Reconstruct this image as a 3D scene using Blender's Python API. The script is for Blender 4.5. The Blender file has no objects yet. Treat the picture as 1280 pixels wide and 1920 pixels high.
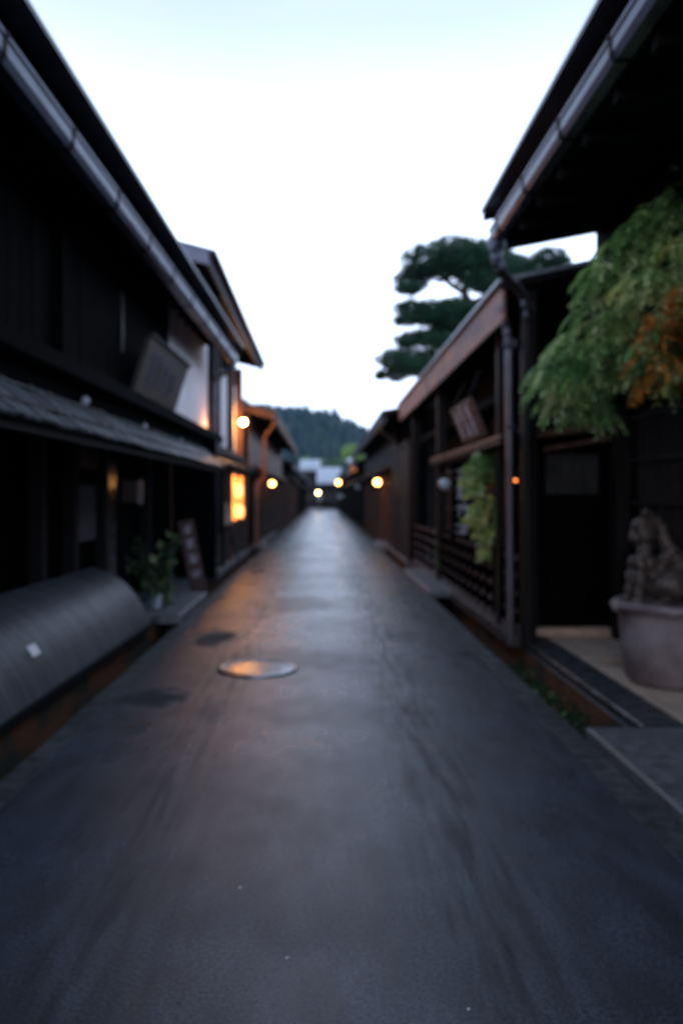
import bpy, math, random
from mathutils import Vector, Matrix, noise
random.seed(7)
R = math.radians
PI = math.pi
sc = bpy.context.scene
COL = sc.collection

# ------------------------------------------------------------------ camera, world, sun, exposure
cam_d = bpy.data.cameras.new('camera')
cam = bpy.data.objects.new('camera', cam_d)
COL.objects.link(cam)
cam.location = (0, 0, 1.5)
cam.rotation_euler = (R(90), 0, 0)
cam_d.sensor_width = 36.0
cam_d.lens = 27.2
cam_d.shift_x = 35 / 1920
cam_d.shift_y = -30 / 1920
cam_d.clip_start = 0.05
cam_d.clip_end = 3000
cam_d.dof.use_dof = True
cam_d.dof.focus_distance = 1.4
cam_d.dof.aperture_fstop = 2.0
sc.camera = cam

world = bpy.data.worlds.new("World")
sc.world = world
world.use_nodes = True
wn = world.node_tree.nodes
wl = world.node_tree.links
for n in list(wn):
    wn.remove(n)
wout = wn.new('ShaderNodeOutputWorld')
add = wn.new('ShaderNodeAddShader')
bg1 = wn.new('ShaderNodeBackground')
bg2 = wn.new('ShaderNodeBackground')
sky = wn.new('ShaderNodeTexSky')
sky.sky_type = 'NISHITA'
sky.sun_disc = False
sky.sun_elevation = R(3)
sky.sun_rotation = R(200)
bg1.inputs['Strength'].default_value = 0.05
wl.new(sky.outputs[0], bg1.inputs['Color'])
tc = wn.new('ShaderNodeTexCoord')
sep = wn.new('ShaderNodeSeparateXYZ')
wl.new(tc.outputs['Generated'], sep.inputs[0])
ramp = wn.new('ShaderNodeValToRGB')
er = ramp.color_ramp
er.elements[0].position = 0.0
er.elements[0].color = (0.62, 0.77, 1.08, 1)
er.elements[1].position = 1.0
er.elements[1].color = (0.18, 0.25, 0.41, 1)
e = er.elements.new(0.10); e.color = (0.96, 1.13, 1.56, 1)
e = er.elements.new(0.30); e.color = (0.98, 1.16, 1.56, 1)
e = er.elements.new(0.52); e.color = (0.44, 0.535, 0.71, 1)
nz = wn.new('ShaderNodeTexNoise')
nz.inputs['Scale'].default_value = 1.7
nz.inputs['Detail'].default_value = 3
mp = wn.new('ShaderNodeMapping')
mp.inputs['Scale'].default_value = (1, 1, 2.5)
wl.new(tc.outputs['Generated'], mp.inputs[0])
wl.new(mp.outputs[0], nz.inputs['Vector'])
mr = wn.new('ShaderNodeMapRange')
mr.inputs['To Min'].default_value = 0.82
mr.inputs['To Max'].default_value = 1.20
wl.new(nz.outputs['Fac'], mr.inputs['Value'])
wl.new(sep.outputs['Z'], ramp.inputs['Fac'])
mul = wn.new('ShaderNodeVectorMath'); mul.operation = 'SCALE'
wl.new(ramp.outputs['Color'], mul.inputs[0])
wl.new(mr.outputs[0], mul.inputs['Scale'])
wl.new(mul.outputs[0], bg2.inputs['Color'])
bg2.inputs['Strength'].default_value = 1.75
wl.new(bg1.outputs[0], add.inputs[0])
wl.new(bg2.outputs[0], add.inputs[1])
wl.new(add.outputs[0], wout.inputs['Surface'])

sun_d = bpy.data.lights.new('sun', 'SUN')
sun_d.energy = 0.05
sun_d.angle = R(25)
sun_d.color = (1.0, 0.93, 0.86)
sun = bpy.data.objects.new('sun', sun_d)
COL.objects.link(sun)
sun.rotation_euler = (R(75), 0, R(-20))

sc.view_settings.view_transform = 'Standard'
sc.view_settings.look = 'None'
sc.view_settings.exposure = 0.0
sc.view_settings.gamma = 1.0
sc.view_settings.use_curve_mapping = False
sc.cycles.use_denoising = True
sc.cycles.use_adaptive_sampling = False
sc.cycles.sample_clamp_indirect = 3.0
sc.cycles.max_bounces = 6
sc.cycles.volume_bounces = 0

# ------------------------------------------------------------------ materials
def mat(name, col, rough=0.7, col2=None, nscale=6.0, stretch=(1, 1, 1), bump=0.15, bscale=None, metal=0.0, spec=0.5,
        rough2=None, detail=5, contrast=(0.35, 0.65), rnd=0.0):
    m = bpy.data.materials.new(name)
    m.use_nodes = True
    nt = m.node_tree
    N, L = nt.nodes, nt.links
    b = N['Principled BSDF']
    b.inputs['Roughness'].default_value = rough
    b.inputs['Metallic'].default_value = metal
    b.inputs['Specular IOR Level'].default_value = spec
    t = N.new('ShaderNodeTexCoord')
    mpp = N.new('ShaderNodeMapping')
    mpp.inputs['Scale'].default_value = stretch
    oi = N.new('ShaderNodeObjectInfo')
    vm = N.new('ShaderNodeVectorMath'); vm.operation = 'ADD'
    cx = N.new('ShaderNodeCombineXYZ')
    sm = N.new('ShaderNodeMath'); sm.operation = 'MULTIPLY'; sm.inputs[1].default_value = 37.0
    L.new(oi.outputs['Random'], sm.inputs[0])
    for k in range(3):
        L.new(sm.outputs[0], cx.inputs[k])
    L.new(t.outputs['Object'], vm.inputs[0]); L.new(cx.outputs[0], vm.inputs[1])
    L.new(vm.outputs[0], mpp.inputs['Vector'])
    n = N.new('ShaderNodeTexNoise')
    n.inputs['Scale'].default_value = nscale
    n.inputs['Detail'].default_value = detail
    L.new(mpp.outputs[0], n.inputs['Vector'])
    cr = N.new('ShaderNodeValToRGB')
    cr.color_ramp.elements[0].position = contrast[0]
    cr.color_ramp.elements[1].position = contrast[1]
    c2 = col2 or tuple(c * 0.6 for c in col)
    cr.color_ramp.elements[0].color = (*col, 1)
    cr.color_ramp.elements[1].color = (*c2, 1)
    L.new(n.outputs['Fac'], cr.inputs['Fac'])
    out = cr.outputs['Color']
    if rnd > 0:
        mm = N.new('ShaderNodeMapRange')
        mm.inputs['To Min'].default_value = 1 - rnd
        mm.inputs['To Max'].default_value = 1 + rnd
        L.new(oi.outputs['Random'], mm.inputs['Value'])
        sv = N.new('ShaderNodeVectorMath'); sv.operation = 'SCALE'
        L.new(out, sv.inputs[0]); L.new(mm.outputs[0], sv.inputs['Scale'])
        out = sv.outputs[0]
    L.new(out, b.inputs['Base Color'])
    if rough2 is not None:
        r2 = N.new('ShaderNodeMapRange')
        r2.inputs['From Min'].default_value = 0.35; r2.inputs['From Max'].default_value = 0.65
        r2.inputs['To Min'].default_value = rough; r2.inputs['To Max'].default_value = rough2
        L.new(n.outputs['Fac'], r2.inputs['Value']); L.new(r2.outputs[0], b.inputs['Roughness'])
    if bump:
        nb = N.new('ShaderNodeTexNoise')
        nb.inputs['Scale'].default_value = bscale or nscale * 4
        nb.inputs['Detail'].default_value = 4
        L.new(mpp.outputs[0], nb.inputs['Vector'])
        bp = N.new('ShaderNodeBump')
        bp.inputs['Strength'].default_value = bump
        bp.inputs['Distance'].default_value = 0.01
        L.new(nb.outputs['Fac'], bp.inputs['Height'])
        L.new(bp.outputs[0], b.inputs['Normal'])
    return m

def emit(name, col, strength, base=(0.8, 0.7, 0.5)):
    m = bpy.data.materials.new(name)
    m.use_nodes = True
    b = m.node_tree.nodes['Principled BSDF']
    b.inputs['Base Color'].default_value = (*base, 1)
    b.inputs['Emission Color'].default_value = (*col, 1)
    b.inputs['Emission Strength'].default_value = strength
    return m

M = {}
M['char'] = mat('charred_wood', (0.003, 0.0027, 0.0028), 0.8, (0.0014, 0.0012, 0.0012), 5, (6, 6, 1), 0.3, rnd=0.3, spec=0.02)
M['beam'] = mat('dark_beam_wood', (0.012, 0.009, 0.009), 0.65, (0.006, 0.0045, 0.0045), 4, (3, 3, 1), 0.3, rnd=0.25, spec=0.2)
M['soffit'] = mat('soffit_wood', (0.010, 0.009, 0.009), 0.85, (0.005, 0.005, 0.005), 4, (5, 1, 5), 0.2, spec=0.05)
M['redwood'] = mat('red_brown_wood', (0.30, 0.105, 0.060), 0.6, (0.11, 0.055, 0.050), 1.3, (3, 1, 3), 0.3, contrast=(0.4, 0.62))  # red-brown wood; orange noise patches imitate lamplight on the fascia
M['warmwood'] = mat('warm_brown_wood', (0.13, 0.055, 0.035), 0.55, (0.06, 0.025, 0.018), 3, (3, 3, 1), 0.25, rnd=0.2)  # brown wood, also used where lamplight is put into the colour
M['lattice'] = mat('lattice_wood', (0.028, 0.022, 0.023), 0.5, (0.014, 0.011, 0.012), 5, (3, 3, 1), 0.2, rnd=0.2, spec=0.3)
M['rail'] = mat('worn_rail_wood', (0.12, 0.10, 0.11), 0.4, (0.06, 0.05, 0.055), 5, (3, 1, 3), 0.2, rnd=0.2)
M['roofmetal'] = mat('roof_sheet_metal', (0.10, 0.115, 0.14), 0.45, (0.06, 0.07, 0.09), 3, (1, 1, 1), 0.1, metal=0.3)
M['shingle'] = mat('weathered_shingle', (0.075, 0.08, 0.10), 0.45, (0.028, 0.03, 0.038), 6, (4, 1, 1), 0.35, rnd=0.35)
M['gutter'] = mat('gutter_metal', (0.115, 0.13, 0.18), 0.40, (0.075, 0.085, 0.12), 4, (1, 1, 1), 0.08, metal=0.4)
M['gutter2'] = mat('fascia_metal', (0.05, 0.055, 0.07), 0.4, (0.035, 0.04, 0.05), 4, (1, 1, 1), 0.08, metal=0.3)
M['pipe'] = mat('downpipe_metal', (0.10, 0.10, 0.13), 0.35, (0.07, 0.065, 0.08), 6, (1, 1, 1), 0.08, metal=0.4)
M['pipebrown'] = mat('brown_pipe', (0.25, 0.11, 0.07), 0.45, (0.16, 0.07, 0.045), 6, (1, 1, 1), 0.08)
M['plaster'] = mat('white_plaster', (0.80, 0.80, 0.82), 0.85, (0.62, 0.62, 0.65), 1.7, (2, 2, 0.6), 0.15)
M['stone'] = mat('granite', (0.17, 0.175, 0.19), 0.6, (0.09, 0.092, 0.10), 14, (1, 1, 1), 0.4, rnd=0.2, rough2=0.4)
M['kerb'] = mat('wet_kerb_stone', (0.070, 0.072, 0.080), 0.4, (0.016, 0.018, 0.016), 9, (1, 1, 1), 0.5, rnd=0.3, rough2=0.6)
M['tan'] = mat('tan_concrete', (0.56, 0.42, 0.32), 0.75, (0.38, 0.29, 0.22), 5, (1, 1, 1), 0.2)
M['pot'] = mat('pot_clay', (0.27, 0.23, 0.235), 0.75, (0.13, 0.10, 0.10), 3.5, (1, 1, 1), 0.3)
M['statue'] = mat('weathered_carving', (0.105, 0.082, 0.072), 0.5, (0.032, 0.023, 0.020), 9, (1, 1, 1), 0.8)
M['bamboo'] = mat('dark_bamboo', (0.068, 0.074, 0.092), 0.42, (0.034, 0.037, 0.046), 3, (1, 1, 1), 0.15, rnd=0.4)
M['label'] = mat('white_card', (0.92, 0.92, 0.94), 0.4, (0.9, 0.9, 0.92), 3)
M['cloth'] = mat('grey_cloth', (0.13, 0.115, 0.12), 0.9, (0.10, 0.09, 0.095), 6)
M['glass'] = mat('door_glass', (0.025, 0.03, 0.03), 0.15, (0.05, 0.06, 0.06), 3, bump=0)
M['globe'] = mat('white_glass_globe', (0.62, 0.66, 0.74), 0.25, (0.55, 0.6, 0.68), 3, bump=0)
M['board'] = mat('brown_sign_board', (0.060, 0.036, 0.030), 0.7, (0.035, 0.022, 0.020), 3, (1, 1, 4), 0.2)
M['boardred'] = mat('red_sign_board', (0.10, 0.045, 0.038), 0.6, (0.05, 0.025, 0.022), 3, (1, 1, 4), 0.2)
M['bluepaint'] = mat('blue_paint', (0.045, 0.045, 0.10), 0.7, (0.035, 0.03, 0.06), 6)
M['whitepaint'] = mat('worn_white_paint', (0.70, 0.66, 0.74), 0.6, (0.25, 0.24, 0.28), 8)
M['bark'] = mat('pine_bark', (0.075, 0.05, 0.045), 0.85, (0.03, 0.022, 0.02), 8, (1, 1, 0.4), 0.6)
M['soil'] = mat('dark_earth', (0.03, 0.026, 0.02), 0.9, (0.015, 0.013, 0.01), 6)
M['iron'] = mat('wet_cast_iron', (0.42, 0.42, 0.44), 0.18, (0.12, 0.12, 0.13), 10, bump=0.1, metal=0.9)
M['ironin'] = mat('iron_lid_panel', (0.20, 0.21, 0.23), 0.22, (0.13, 0.135, 0.15), 10, bump=0.15, metal=0.6)
M['skin'] = mat('skin', (0.5, 0.3, 0.22), 0.6)
M['shirt'] = mat('pale_shirt', (0.62, 0.66, 0.85), 0.8)
M['trouser'] = mat('dark_trousers', (0.05, 0.05, 0.07), 0.8)
M['hair'] = mat('black_hair', (0.012, 0.01, 0.01), 0.6)
M['water'] = mat('channel_water', (0.01, 0.012, 0.012), 0.12, (0.015, 0.016, 0.015), 3, bump=0.3, bscale=9)
M['paleroof'] = mat('pale_metal_roof', (0.46, 0.50, 0.56), 0.5, (0.38, 0.42, 0.48), 1)
M['bulb'] = emit('warm_bulb', (1.0, 0.46, 0.12), 22)
M['walllamp'] = emit('warm_wall_bulb', (1.0, 0.36, 0.12), 520)
M['bulbyellow'] = emit('yellow_bulb', (1.0, 0.75, 0.28), 26)
M['flood'] = emit('warm_flood', (1.0, 0.38, 0.07), 640)
M['bulbdim'] = emit('dim_amber_bulb', (1.0, 0.30, 0.08), 0.8, (0.3, 0.1, 0.03))
M['glint'] = emit('amber_reflection_glow', (1.0, 0.22, 0.04), 3.2, (0.3, 0.1, 0.03))  # glows in place of a lamp reflection on the pipe
M['lantern'] = emit('lit_paper_lantern', (1.0, 0.46, 0.13), 2.6)

def leafmat(name, c1, c2, rnd=0.0, transl=0.25):
    m = mat(name, c1, 0.5, c2, 3.0, (1, 1, 1), 0, contrast=(0.35, 0.65), rnd=rnd, spec=0.4)
    nt = m.node_tree; N, L = nt.nodes, nt.links
    b = N['Principled BSDF']; out = [n for n in N if n.type == 'OUTPUT_MATERIAL'][0]
    src = b.inputs['Base Color'].links[0].from_socket
    tr_ = N.new('ShaderNodeBsdfTranslucent'); L.new(src, tr_.inputs['Color'])
    mx = N.new('ShaderNodeMixShader'); mx.inputs[0].default_value = transl
    L.new(b.outputs[0], mx.inputs[1]); L.new(tr_.outputs[0], mx.inputs[2]); L.new(mx.outputs[0], out.inputs['Surface'])
    return m
M['pine'] = leafmat('pine_needles', (0.022, 0.105, 0.050), (0.011, 0.055, 0.028))
M['leafg'] = leafmat('green_leaf', (0.27, 0.43, 0.14), (0.11, 0.27, 0.08))
M['leafp'] = leafmat('pale_green_leaf', (0.60, 0.68, 0.36), (0.34, 0.48, 0.19))
M['leafy'] = leafmat('yellow_green_leaf', (0.66, 0.62, 0.20), (0.40, 0.46, 0.13))
M['leafo'] = leafmat('orange_leaf', (0.75, 0.30, 0.04), (0.30, 0.09, 0.02))
M['leafd'] = leafmat('dark_leaf', (0.028, 0.055, 0.022), (0.014, 0.03, 0.012))
M['forest'] = leafmat('conifer_forest', (0.008, 0.036, 0.036), (0.004, 0.020, 0.022))
M['brightree'] = leafmat('bright_tree_leaf', (0.34, 0.46, 0.08), (0.18, 0.28, 0.05))

# road surface: wet asphalt with tracks, patches and aggregate
def road_mat():
    m = bpy.data.materials.new('wet_asphalt')
    m.use_nodes = True
    nt = m.node_tree; N, L = nt.nodes, nt.links
    b = N['Principled BSDF']
    t = N.new('ShaderNodeTexCoord')
    def noisef(scale, stretch, detail=4):
        mpp = N.new('ShaderNodeMapping'); mpp.inputs['Scale'].default_value = stretch
        L.new(t.outputs['Object'], mpp.inputs['Vector'])
        n = N.new('ShaderNodeTexNoise'); n.inputs['Scale'].default_value = scale; n.inputs['Detail'].default_value = detail
        L.new(mpp.outputs[0], n.inputs['Vector'])
        return n.outputs['Fac']
    def rng(v, a, bb, c, d):
        r = N.new('ShaderNodeMapRange')
        r.inputs['From Min'].default_value = a; r.inputs['From Max'].default_value = bb
        r.inputs['To Min'].default_value = c; r.inputs['To Max'].default_value = d
        L.new(v, r.inputs['Value']); return r.outputs[0]
    def math_(op, a, bb):
        x = N.new('ShaderNodeMath'); x.operation = op
        for k, v in enumerate((a, bb)):
            if isinstance(v, float): x.inputs[k].default_value = v
            else: L.new(v, x.inputs[k])
        return x.outputs[0]
    grain = noisef(70, (1, 1, 1), 9)
    fine = noisef(330, (1, 1, 1), 2)
    mid = noisef(7, (1.0, 0.35, 1), 5)
    soft = noisef(4.5, (1.0, 0.8, 1), 2)
    big = noisef(1.1, (1.0, 0.7, 1), 4)
    band = noisef(0.8, (0.45, 1.0, 1), 4)
    streak = noisef(4, (4.0, 0.40, 1), 6)
    g = rng(grain, 0.32, 0.68, 0.25, 2.1)
    v = math_('MULTIPLY', g, rng(mid, 0.35, 0.65, 0.65, 1.35))
    v = math_('MULTIPLY', v, rng(big, 0.35, 0.65, 0.80, 1.2))
    # rut lines: two worn dark tracks with streaks
    sx = N.new('ShaderNodeSeparateXYZ'); L.new(t.outputs['Object'], sx.inputs[0])
    def track(x0, w, depth):
        d = math_('ABSOLUTE', math_('SUBTRACT', sx.outputs[0], x0), 0.0)
        k = rng(d, 0.0, w, 1.0, 0.0)
        k = math_('MULTIPLY', k, rng(streak, 0.44, 0.62, 0.0, 1.0))
        return math_('SUBTRACT', 1.0, math_('MULTIPLY', k, depth))
    tracks = math_('MULTIPLY', track(0.62, 0.34, 0.66), track(-0.80, 0.34, 0.55))
    tracks = math_('MULTIPLY', tracks, track(1.25, 0.28, 0.4))
    v = math_('MULTIPLY', v, tracks)
    # darker bands running across
    v = math_('MULTIPLY', v, rng(band, 0.32, 0.5, 0.72, 1.0))
    # dark patches (two old stains)
    def stain(x0, y0, rx, ry):
        a = math_('DIVIDE', math_('SUBTRACT', sx.outputs[0], x0), rx)
        c = math_('DIVIDE', math_('SUBTRACT', sx.outputs[1], y0), ry)
        s = math_('ADD', math_('MULTIPLY', a, a), math_('MULTIPLY', c, c))
        s = math_('ADD', s, rng(soft, 0.3, 0.7, -0.9, 0.9))
        return rng(s, 0.3, 1.6, 0.0, 1.0)
    st1 = stain(-1.13, 8.15, 0.21, 0.42)
    st2 = stain(-1.27, 5.75, 0.23, 0.26)
    st3 = stain(0.87, 8.3, 0.20, 0.35)
    st4 = stain(1.02, 4.4, 0.32, 0.26)
    stains = math_('MULTIPLY', math_('MULTIPLY', st1, st2), rng(st3, 0, 1, 0.7, 1.0))
    stains = math_('MULTIPLY', stains, rng(st4, 0, 1, 0.8, 1.0))
    v = math_('MULTIPLY', v, rng(stains, 0, 1, 0.25, 1.0))
    comb = N.new('ShaderNodeVectorMath'); comb.operation = 'SCALE'
    comb.inputs[0].default_value = (0.031, 0.037, 0.052)
    L.new(v, comb.inputs['Scale'])
    L.new(comb.outputs[0], b.inputs['Base Color'])
    rr = math_('ADD', rng(soft, 0.15, 0.85, 0.22, 0.38), rng(band, 0.35, 0.65, 0.07, -0.06))
    rr = math_('ADD', rr, rng(tracks, 0.3, 1, 0.22, 0.0))
    rr = math_('ADD', rr, rng(big, 0.35, 0.65, 0.06, -0.04))
    rr = math_('ADD', rr, rng(stains, 0, 1, 0.55, 0.0))
    L.new(rr, b.inputs['Roughness'])
    h = math_('ADD', math_('MULTIPLY', fine, 0.55), math_('MULTIPLY', grain, 0.55))
    bp = N.new('ShaderNodeBump'); bp.inputs['Strength'].default_value = 0.5; bp.inputs['Distance'].default_value = 0.006
    L.new(h, bp.inputs['Height']); L.new(bp.outputs[0], b.inputs['Normal'])
    return m
M['road'] = road_mat()
# channel side: stone with moss and rust-orange algae
def moss_mat():
    m = mat('mossy_channel_wall', (0.15, 0.052, 0.016), 0.85, (0.028, 0.028, 0.016), 2.6, (1, 0.8, 1.6), 0.7, contrast=(0.46, 0.60))
    return m
M['moss'] = moss_mat()
M['mossgreen'] = leafmat('moss_green', (0.05, 0.10, 0.03), (0.025, 0.05, 0.018))

# ------------------------------------------------------------------ mesh helpers
class MB:
    def __init__(s): s.v = []; s.f = []; s.m = []; s.mi = 0
    def add(s, vs, fs):
        o = len(s.v); s.v += [tuple(p) for p in vs]
        for f in fs: s.f.append([o + i for i in f]); s.m.append(s.mi)
        return s
    def box(s, x0, x1, y0, y1, z0, z1):
        vs = [(x, y, z) for z in (z0, z1) for y in (y0, y1) for x in (x0, x1)]
        return s.add(vs, [(0, 2, 3, 1), (4, 5, 7, 6), (0, 1, 5, 4), (2, 6, 7, 3), (0, 4, 6, 2), (1, 3, 7, 5)])
    def prism(s, prof, y0, y1):      # prof: list of (x,z), extruded along y
        n = len(prof)
        vs = [(x, y0, z) for x, z in prof] + [(x, y1, z) for x, z in prof]
        fs = [(i, (i + 1) % n, n + (i + 1) % n, n + i) for i in range(n)]
        fs += [tuple(range(n))[::-1], tuple(range(n, 2 * n))]
        return s.add(vs, fs)
    def tube(s, pts, r, n=8, cap=True):
        pts = [Vector(p) for p in pts]
        rs = r if isinstance(r, (list, tuple)) else [r] * len(pts)
        vs = []
        for i, p in enumerate(pts):
            d = (pts[min(i + 1, len(pts) - 1)] - pts[max(i - 1, 0)]).normalized()
            a = Vector((1, 0, 0)) if abs(d.x) < 0.8 else Vector((0, 1, 0))
            u = d.cross(a).normalized(); w = d.cross(u)
            for k in range(n):
                t = 2 * PI * k / n
                vs.append(p + (u * math.cos(t) + w * math.sin(t)) * rs[i])
        fs = []
        for i in range(len(pts) - 1):
            for k in range(n):
                fs.append((i * n + k, i * n + (k + 1) % n, (i + 1) * n + (k + 1) % n, (i + 1) * n + k))
        if cap:
            fs.append(tuple(range(n))[::-1]); fs.append(tuple((len(pts) - 1) * n + k for k in range(n)))
        return s.add(vs, fs)
    def lathe(s, prof, c=(0, 0, 0), n=24):    # prof (r,z)
        vs = []
        for r, z in prof:
            for k in range(n):
                t = 2 * PI * k / n
                vs.append((c[0] + r * math.cos(t), c[1] + r * math.sin(t), c[2] + z))
        fs = []
        for i in range(len(prof) - 1):
            for k in range(n):
                fs.append((i * n + k, i * n + (k + 1) % n, (i + 1) * n + (k + 1) % n, (i + 1) * n + k))
        if prof[0][0] > 1e-4: fs.append(tuple(range(n))[::-1])
        if prof[-1][0] > 1e-4: fs.append(tuple((len(prof) - 1) * n + k for k in range(n)))
        return s.add(vs, fs)
    def ball(s, c, r, n=12, sq=(1, 1, 1)):
        prof = [(math.sin(PI * i / (n // 2 + 2)), -math.cos(PI * i / (n // 2 + 2))) for i in range(n // 2 + 3)]
        vs = []; k0 = len(prof)
        for a, z in prof:
            for k in range(n):
                t = 2 * PI * k / n
                vs.append((c[0] + r * sq[0] * max(a, 1e-3) * math.cos(t), c[1] + r * sq[1] * max(a, 1e-3) * math.sin(t), c[2] + r * sq[2] * z))
        fs = [(i * n + k, i * n + (k + 1) % n, (i + 1) * n + (k + 1) % n, (i + 1) * n + k) for i in range(k0 - 1) for k in range(n)]
        return s.add(vs, fs)
    def quad(s, a, b, c, d): return s.add([a, b, c, d], [(0, 1, 2, 3)])
    def mesh(s, name, mats, smooth=False):
        me = bpy.data.meshes.new(name)
        me.from_pydata(s.v, [], s.f)
        for m in (mats if isinstance(mats, (list, tuple)) else [mats]): me.materials.append(m)
        if any(s.m): me.polygons.foreach_set('material_index', s.m)
        if smooth: me.polygons.foreach_set('use_smooth', [True] * len(me.polygons))
        me.update()
        return me
    def build(s, name, mats, parent=None, smooth=False, kind=None):
        o = bpy.data.objects.new(name, s.mesh(name, mats, smooth))
        COL.objects.link(o)
        if parent is not None: o.parent = parent
        if kind: o['kind'] = kind
        return o

def inst(name, me, parent, loc=(0, 0, 0), rot=(0, 0, 0), sc_=(1, 1, 1)):
    o = bpy.data.objects.new(name, me)
    COL.objects.link(o); o.parent = parent
    o.location = loc; o.rotation_euler = rot; o.scale = sc_
    return o

def thing(name, label, cat, loc=(0, 0, 0), rz=0, group=None):
    o = bpy.data.objects.new(name, None)
    COL.objects.link(o)
    o.empty_display_size = 0.2
    o.location = loc; o.rotation_euler = (0, 0, rz)
    o['label'] = label; o['category'] = cat
    if group: o['group'] = group
    return o

def tag(o, label, cat, group=None):
    o['label'] = label; o['category'] = cat
    if group: o['group'] = group
    return o

def struct(o): o['kind'] = 'structure'; return o

def copy_tree(o, parent=None):
    c = o.copy(); COL.objects.link(c)
    if parent is not None:
        c.parent = parent
    for ch in list(o.children): copy_tree(ch, c)
    return c

# ------------------------------------------------------------------ ground, road, channels
g = MB(); g.add([(-1500, -1500, -0.42), (1500, -1500, -0.42), (1500, 1500, -0.42), (-1500, 1500, -0.42)], [(0, 1, 2, 3)])
struct(g.build('ground', M['soil']))
YN, YF = -3.0, 94.0
XL, XRr = -1.55, 1.46
rd = MB()
rd.box(XL, XRr, YN, YF, -0.40, 0.0)
road = struct(rd.build('road', M['road']))

def strip(name, x0, x1, zt, step, matk, root_mat, ysplit=26.0):
    """a row of edge stones: individually built near, joined farther away"""
    b = MB(); b.box(x0, x1, YN, YF, -0.40, zt - 0.03)
    root = struct(b.build(name, root_mat))
    w = x1 - x0
    me = MB().add(*bev_box(w - 0.004, step - 0.010, 0.05, 0.0015)).mesh('edge_stone', M[matk])
    y = YN; k = 0
    while y < ysplit:
        o = inst('edge_stone', me, root, ((x0 + x1) / 2, y + step / 2, zt - 0.045 + random.uniform(-0.004, 0.004)),
                 (random.uniform(-0.006, 0.006), random.uniform(-0.01, 0.01), 0))
        y += step; k += 1
    far = MB()
    while y < YF:
        far.box(x0 + 0.003, x1 - 0.003, y + 0.006, y + step - 0.006, zt - 0.045, zt + random.uniform(-0.003, 0.003)); y += step
    far.build('far_edge_stones', M[matk], root, kind='stuff')
    return root

def bev_box(wx, wy, wz, b=0.008):
    """box centred in x,y, base at z=0, with chamfered top edge"""
    x, y = wx / 2, wy / 2
    vs = [(-x, -y, 0), (x, -y, 0), (x, y, 0), (-x, y, 0),
          (-x, -y, wz - b), (x, -y, wz - b), (x, y, wz - b), (-x, y, wz - b),
          (-x + b, -y + b, wz), (x - b, -y + b, wz), (x - b, y - b, wz), (-x + b, y - b, wz)]
    fs = [(3, 2, 1, 0), (8, 9, 10, 11)]
    for o in (0, 4):
        for k in range(4):
            fs.append((o + k, o + (k + 1) % 4, o + 4 + (k + 1) % 4, o + 4 + k))
    return vs, fs

strip('pavement_edge_right', 1.461, 1.62, -0.004, 0.62, 'kerb', M['kerb'])
strip('pavement_edge_left', -1.69, -1.553, -0.004, 0.62, 'kerb', M['kerb'])

# water channels
w = MB(); w.box(1.63, 1.99, YN, YF, -0.41, -0.33); struct(w.build('channel_water_right', M['water']))
w = MB(); w.box(-2.0, -1.70, YN, YF, -0.41, -0.33); struct(w.build('channel_water_left', M['water']))

# house plots (raised ground); faces towards the channel are mossy
def plot(name, x0, x1, y0, y1, z, mface, mtop, xface):
    b = MB(); b.box(x0, x1, y0, y1, -0.41, z)
    b.m = [1 if i in ((5,) if xface > 0 else (4,)) else 0 for i in range(6)]
    return struct(b.build(name, [mtop, mface]))
plot('plot_left', -14, -1.95, YN, YF + 2, 0.09, M['moss'], M['stone'], 1)
plot('plot_right', 1.99, 14, YN, YF + 2, -0.02, M['moss'], M['stone'], -1)
# long kerb stones of the right-hand plot
kr = MB(); kr.box(2.005, 2.29, YN, 8.15, -0.018, 0.0)
krr = struct(kr.build('kerb_base', M['kerb']))
me = MB().add(*bev_box(0.285, 1.48, 0.055, 0.012)).mesh('kerb_stone', M['kerb'])
for k in range(7):
    inst('kerb_stone', me, krr, (2.147, YN + 1.1 + k * 1.5, 0.002), (0, random.uniform(-0.01, 0.01), 0))
# tan concrete entrance floor with a sunken drain box
tf = MB()
tf.box(2.30, 3.10, YN, 6.55, -0.018, 0.055); tf.box(2.30, 2.42, 6.553, 6.85, -0.018, 0.055); tf.box(2.72, 3.10, 6.553, 6.85, -0.018, 0.055)
tf.box(2.30, 3.10, 6.853, 8.2, -0.018, 0.055)
struct(tf.build('entrance_floor', M['tan']))

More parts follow.
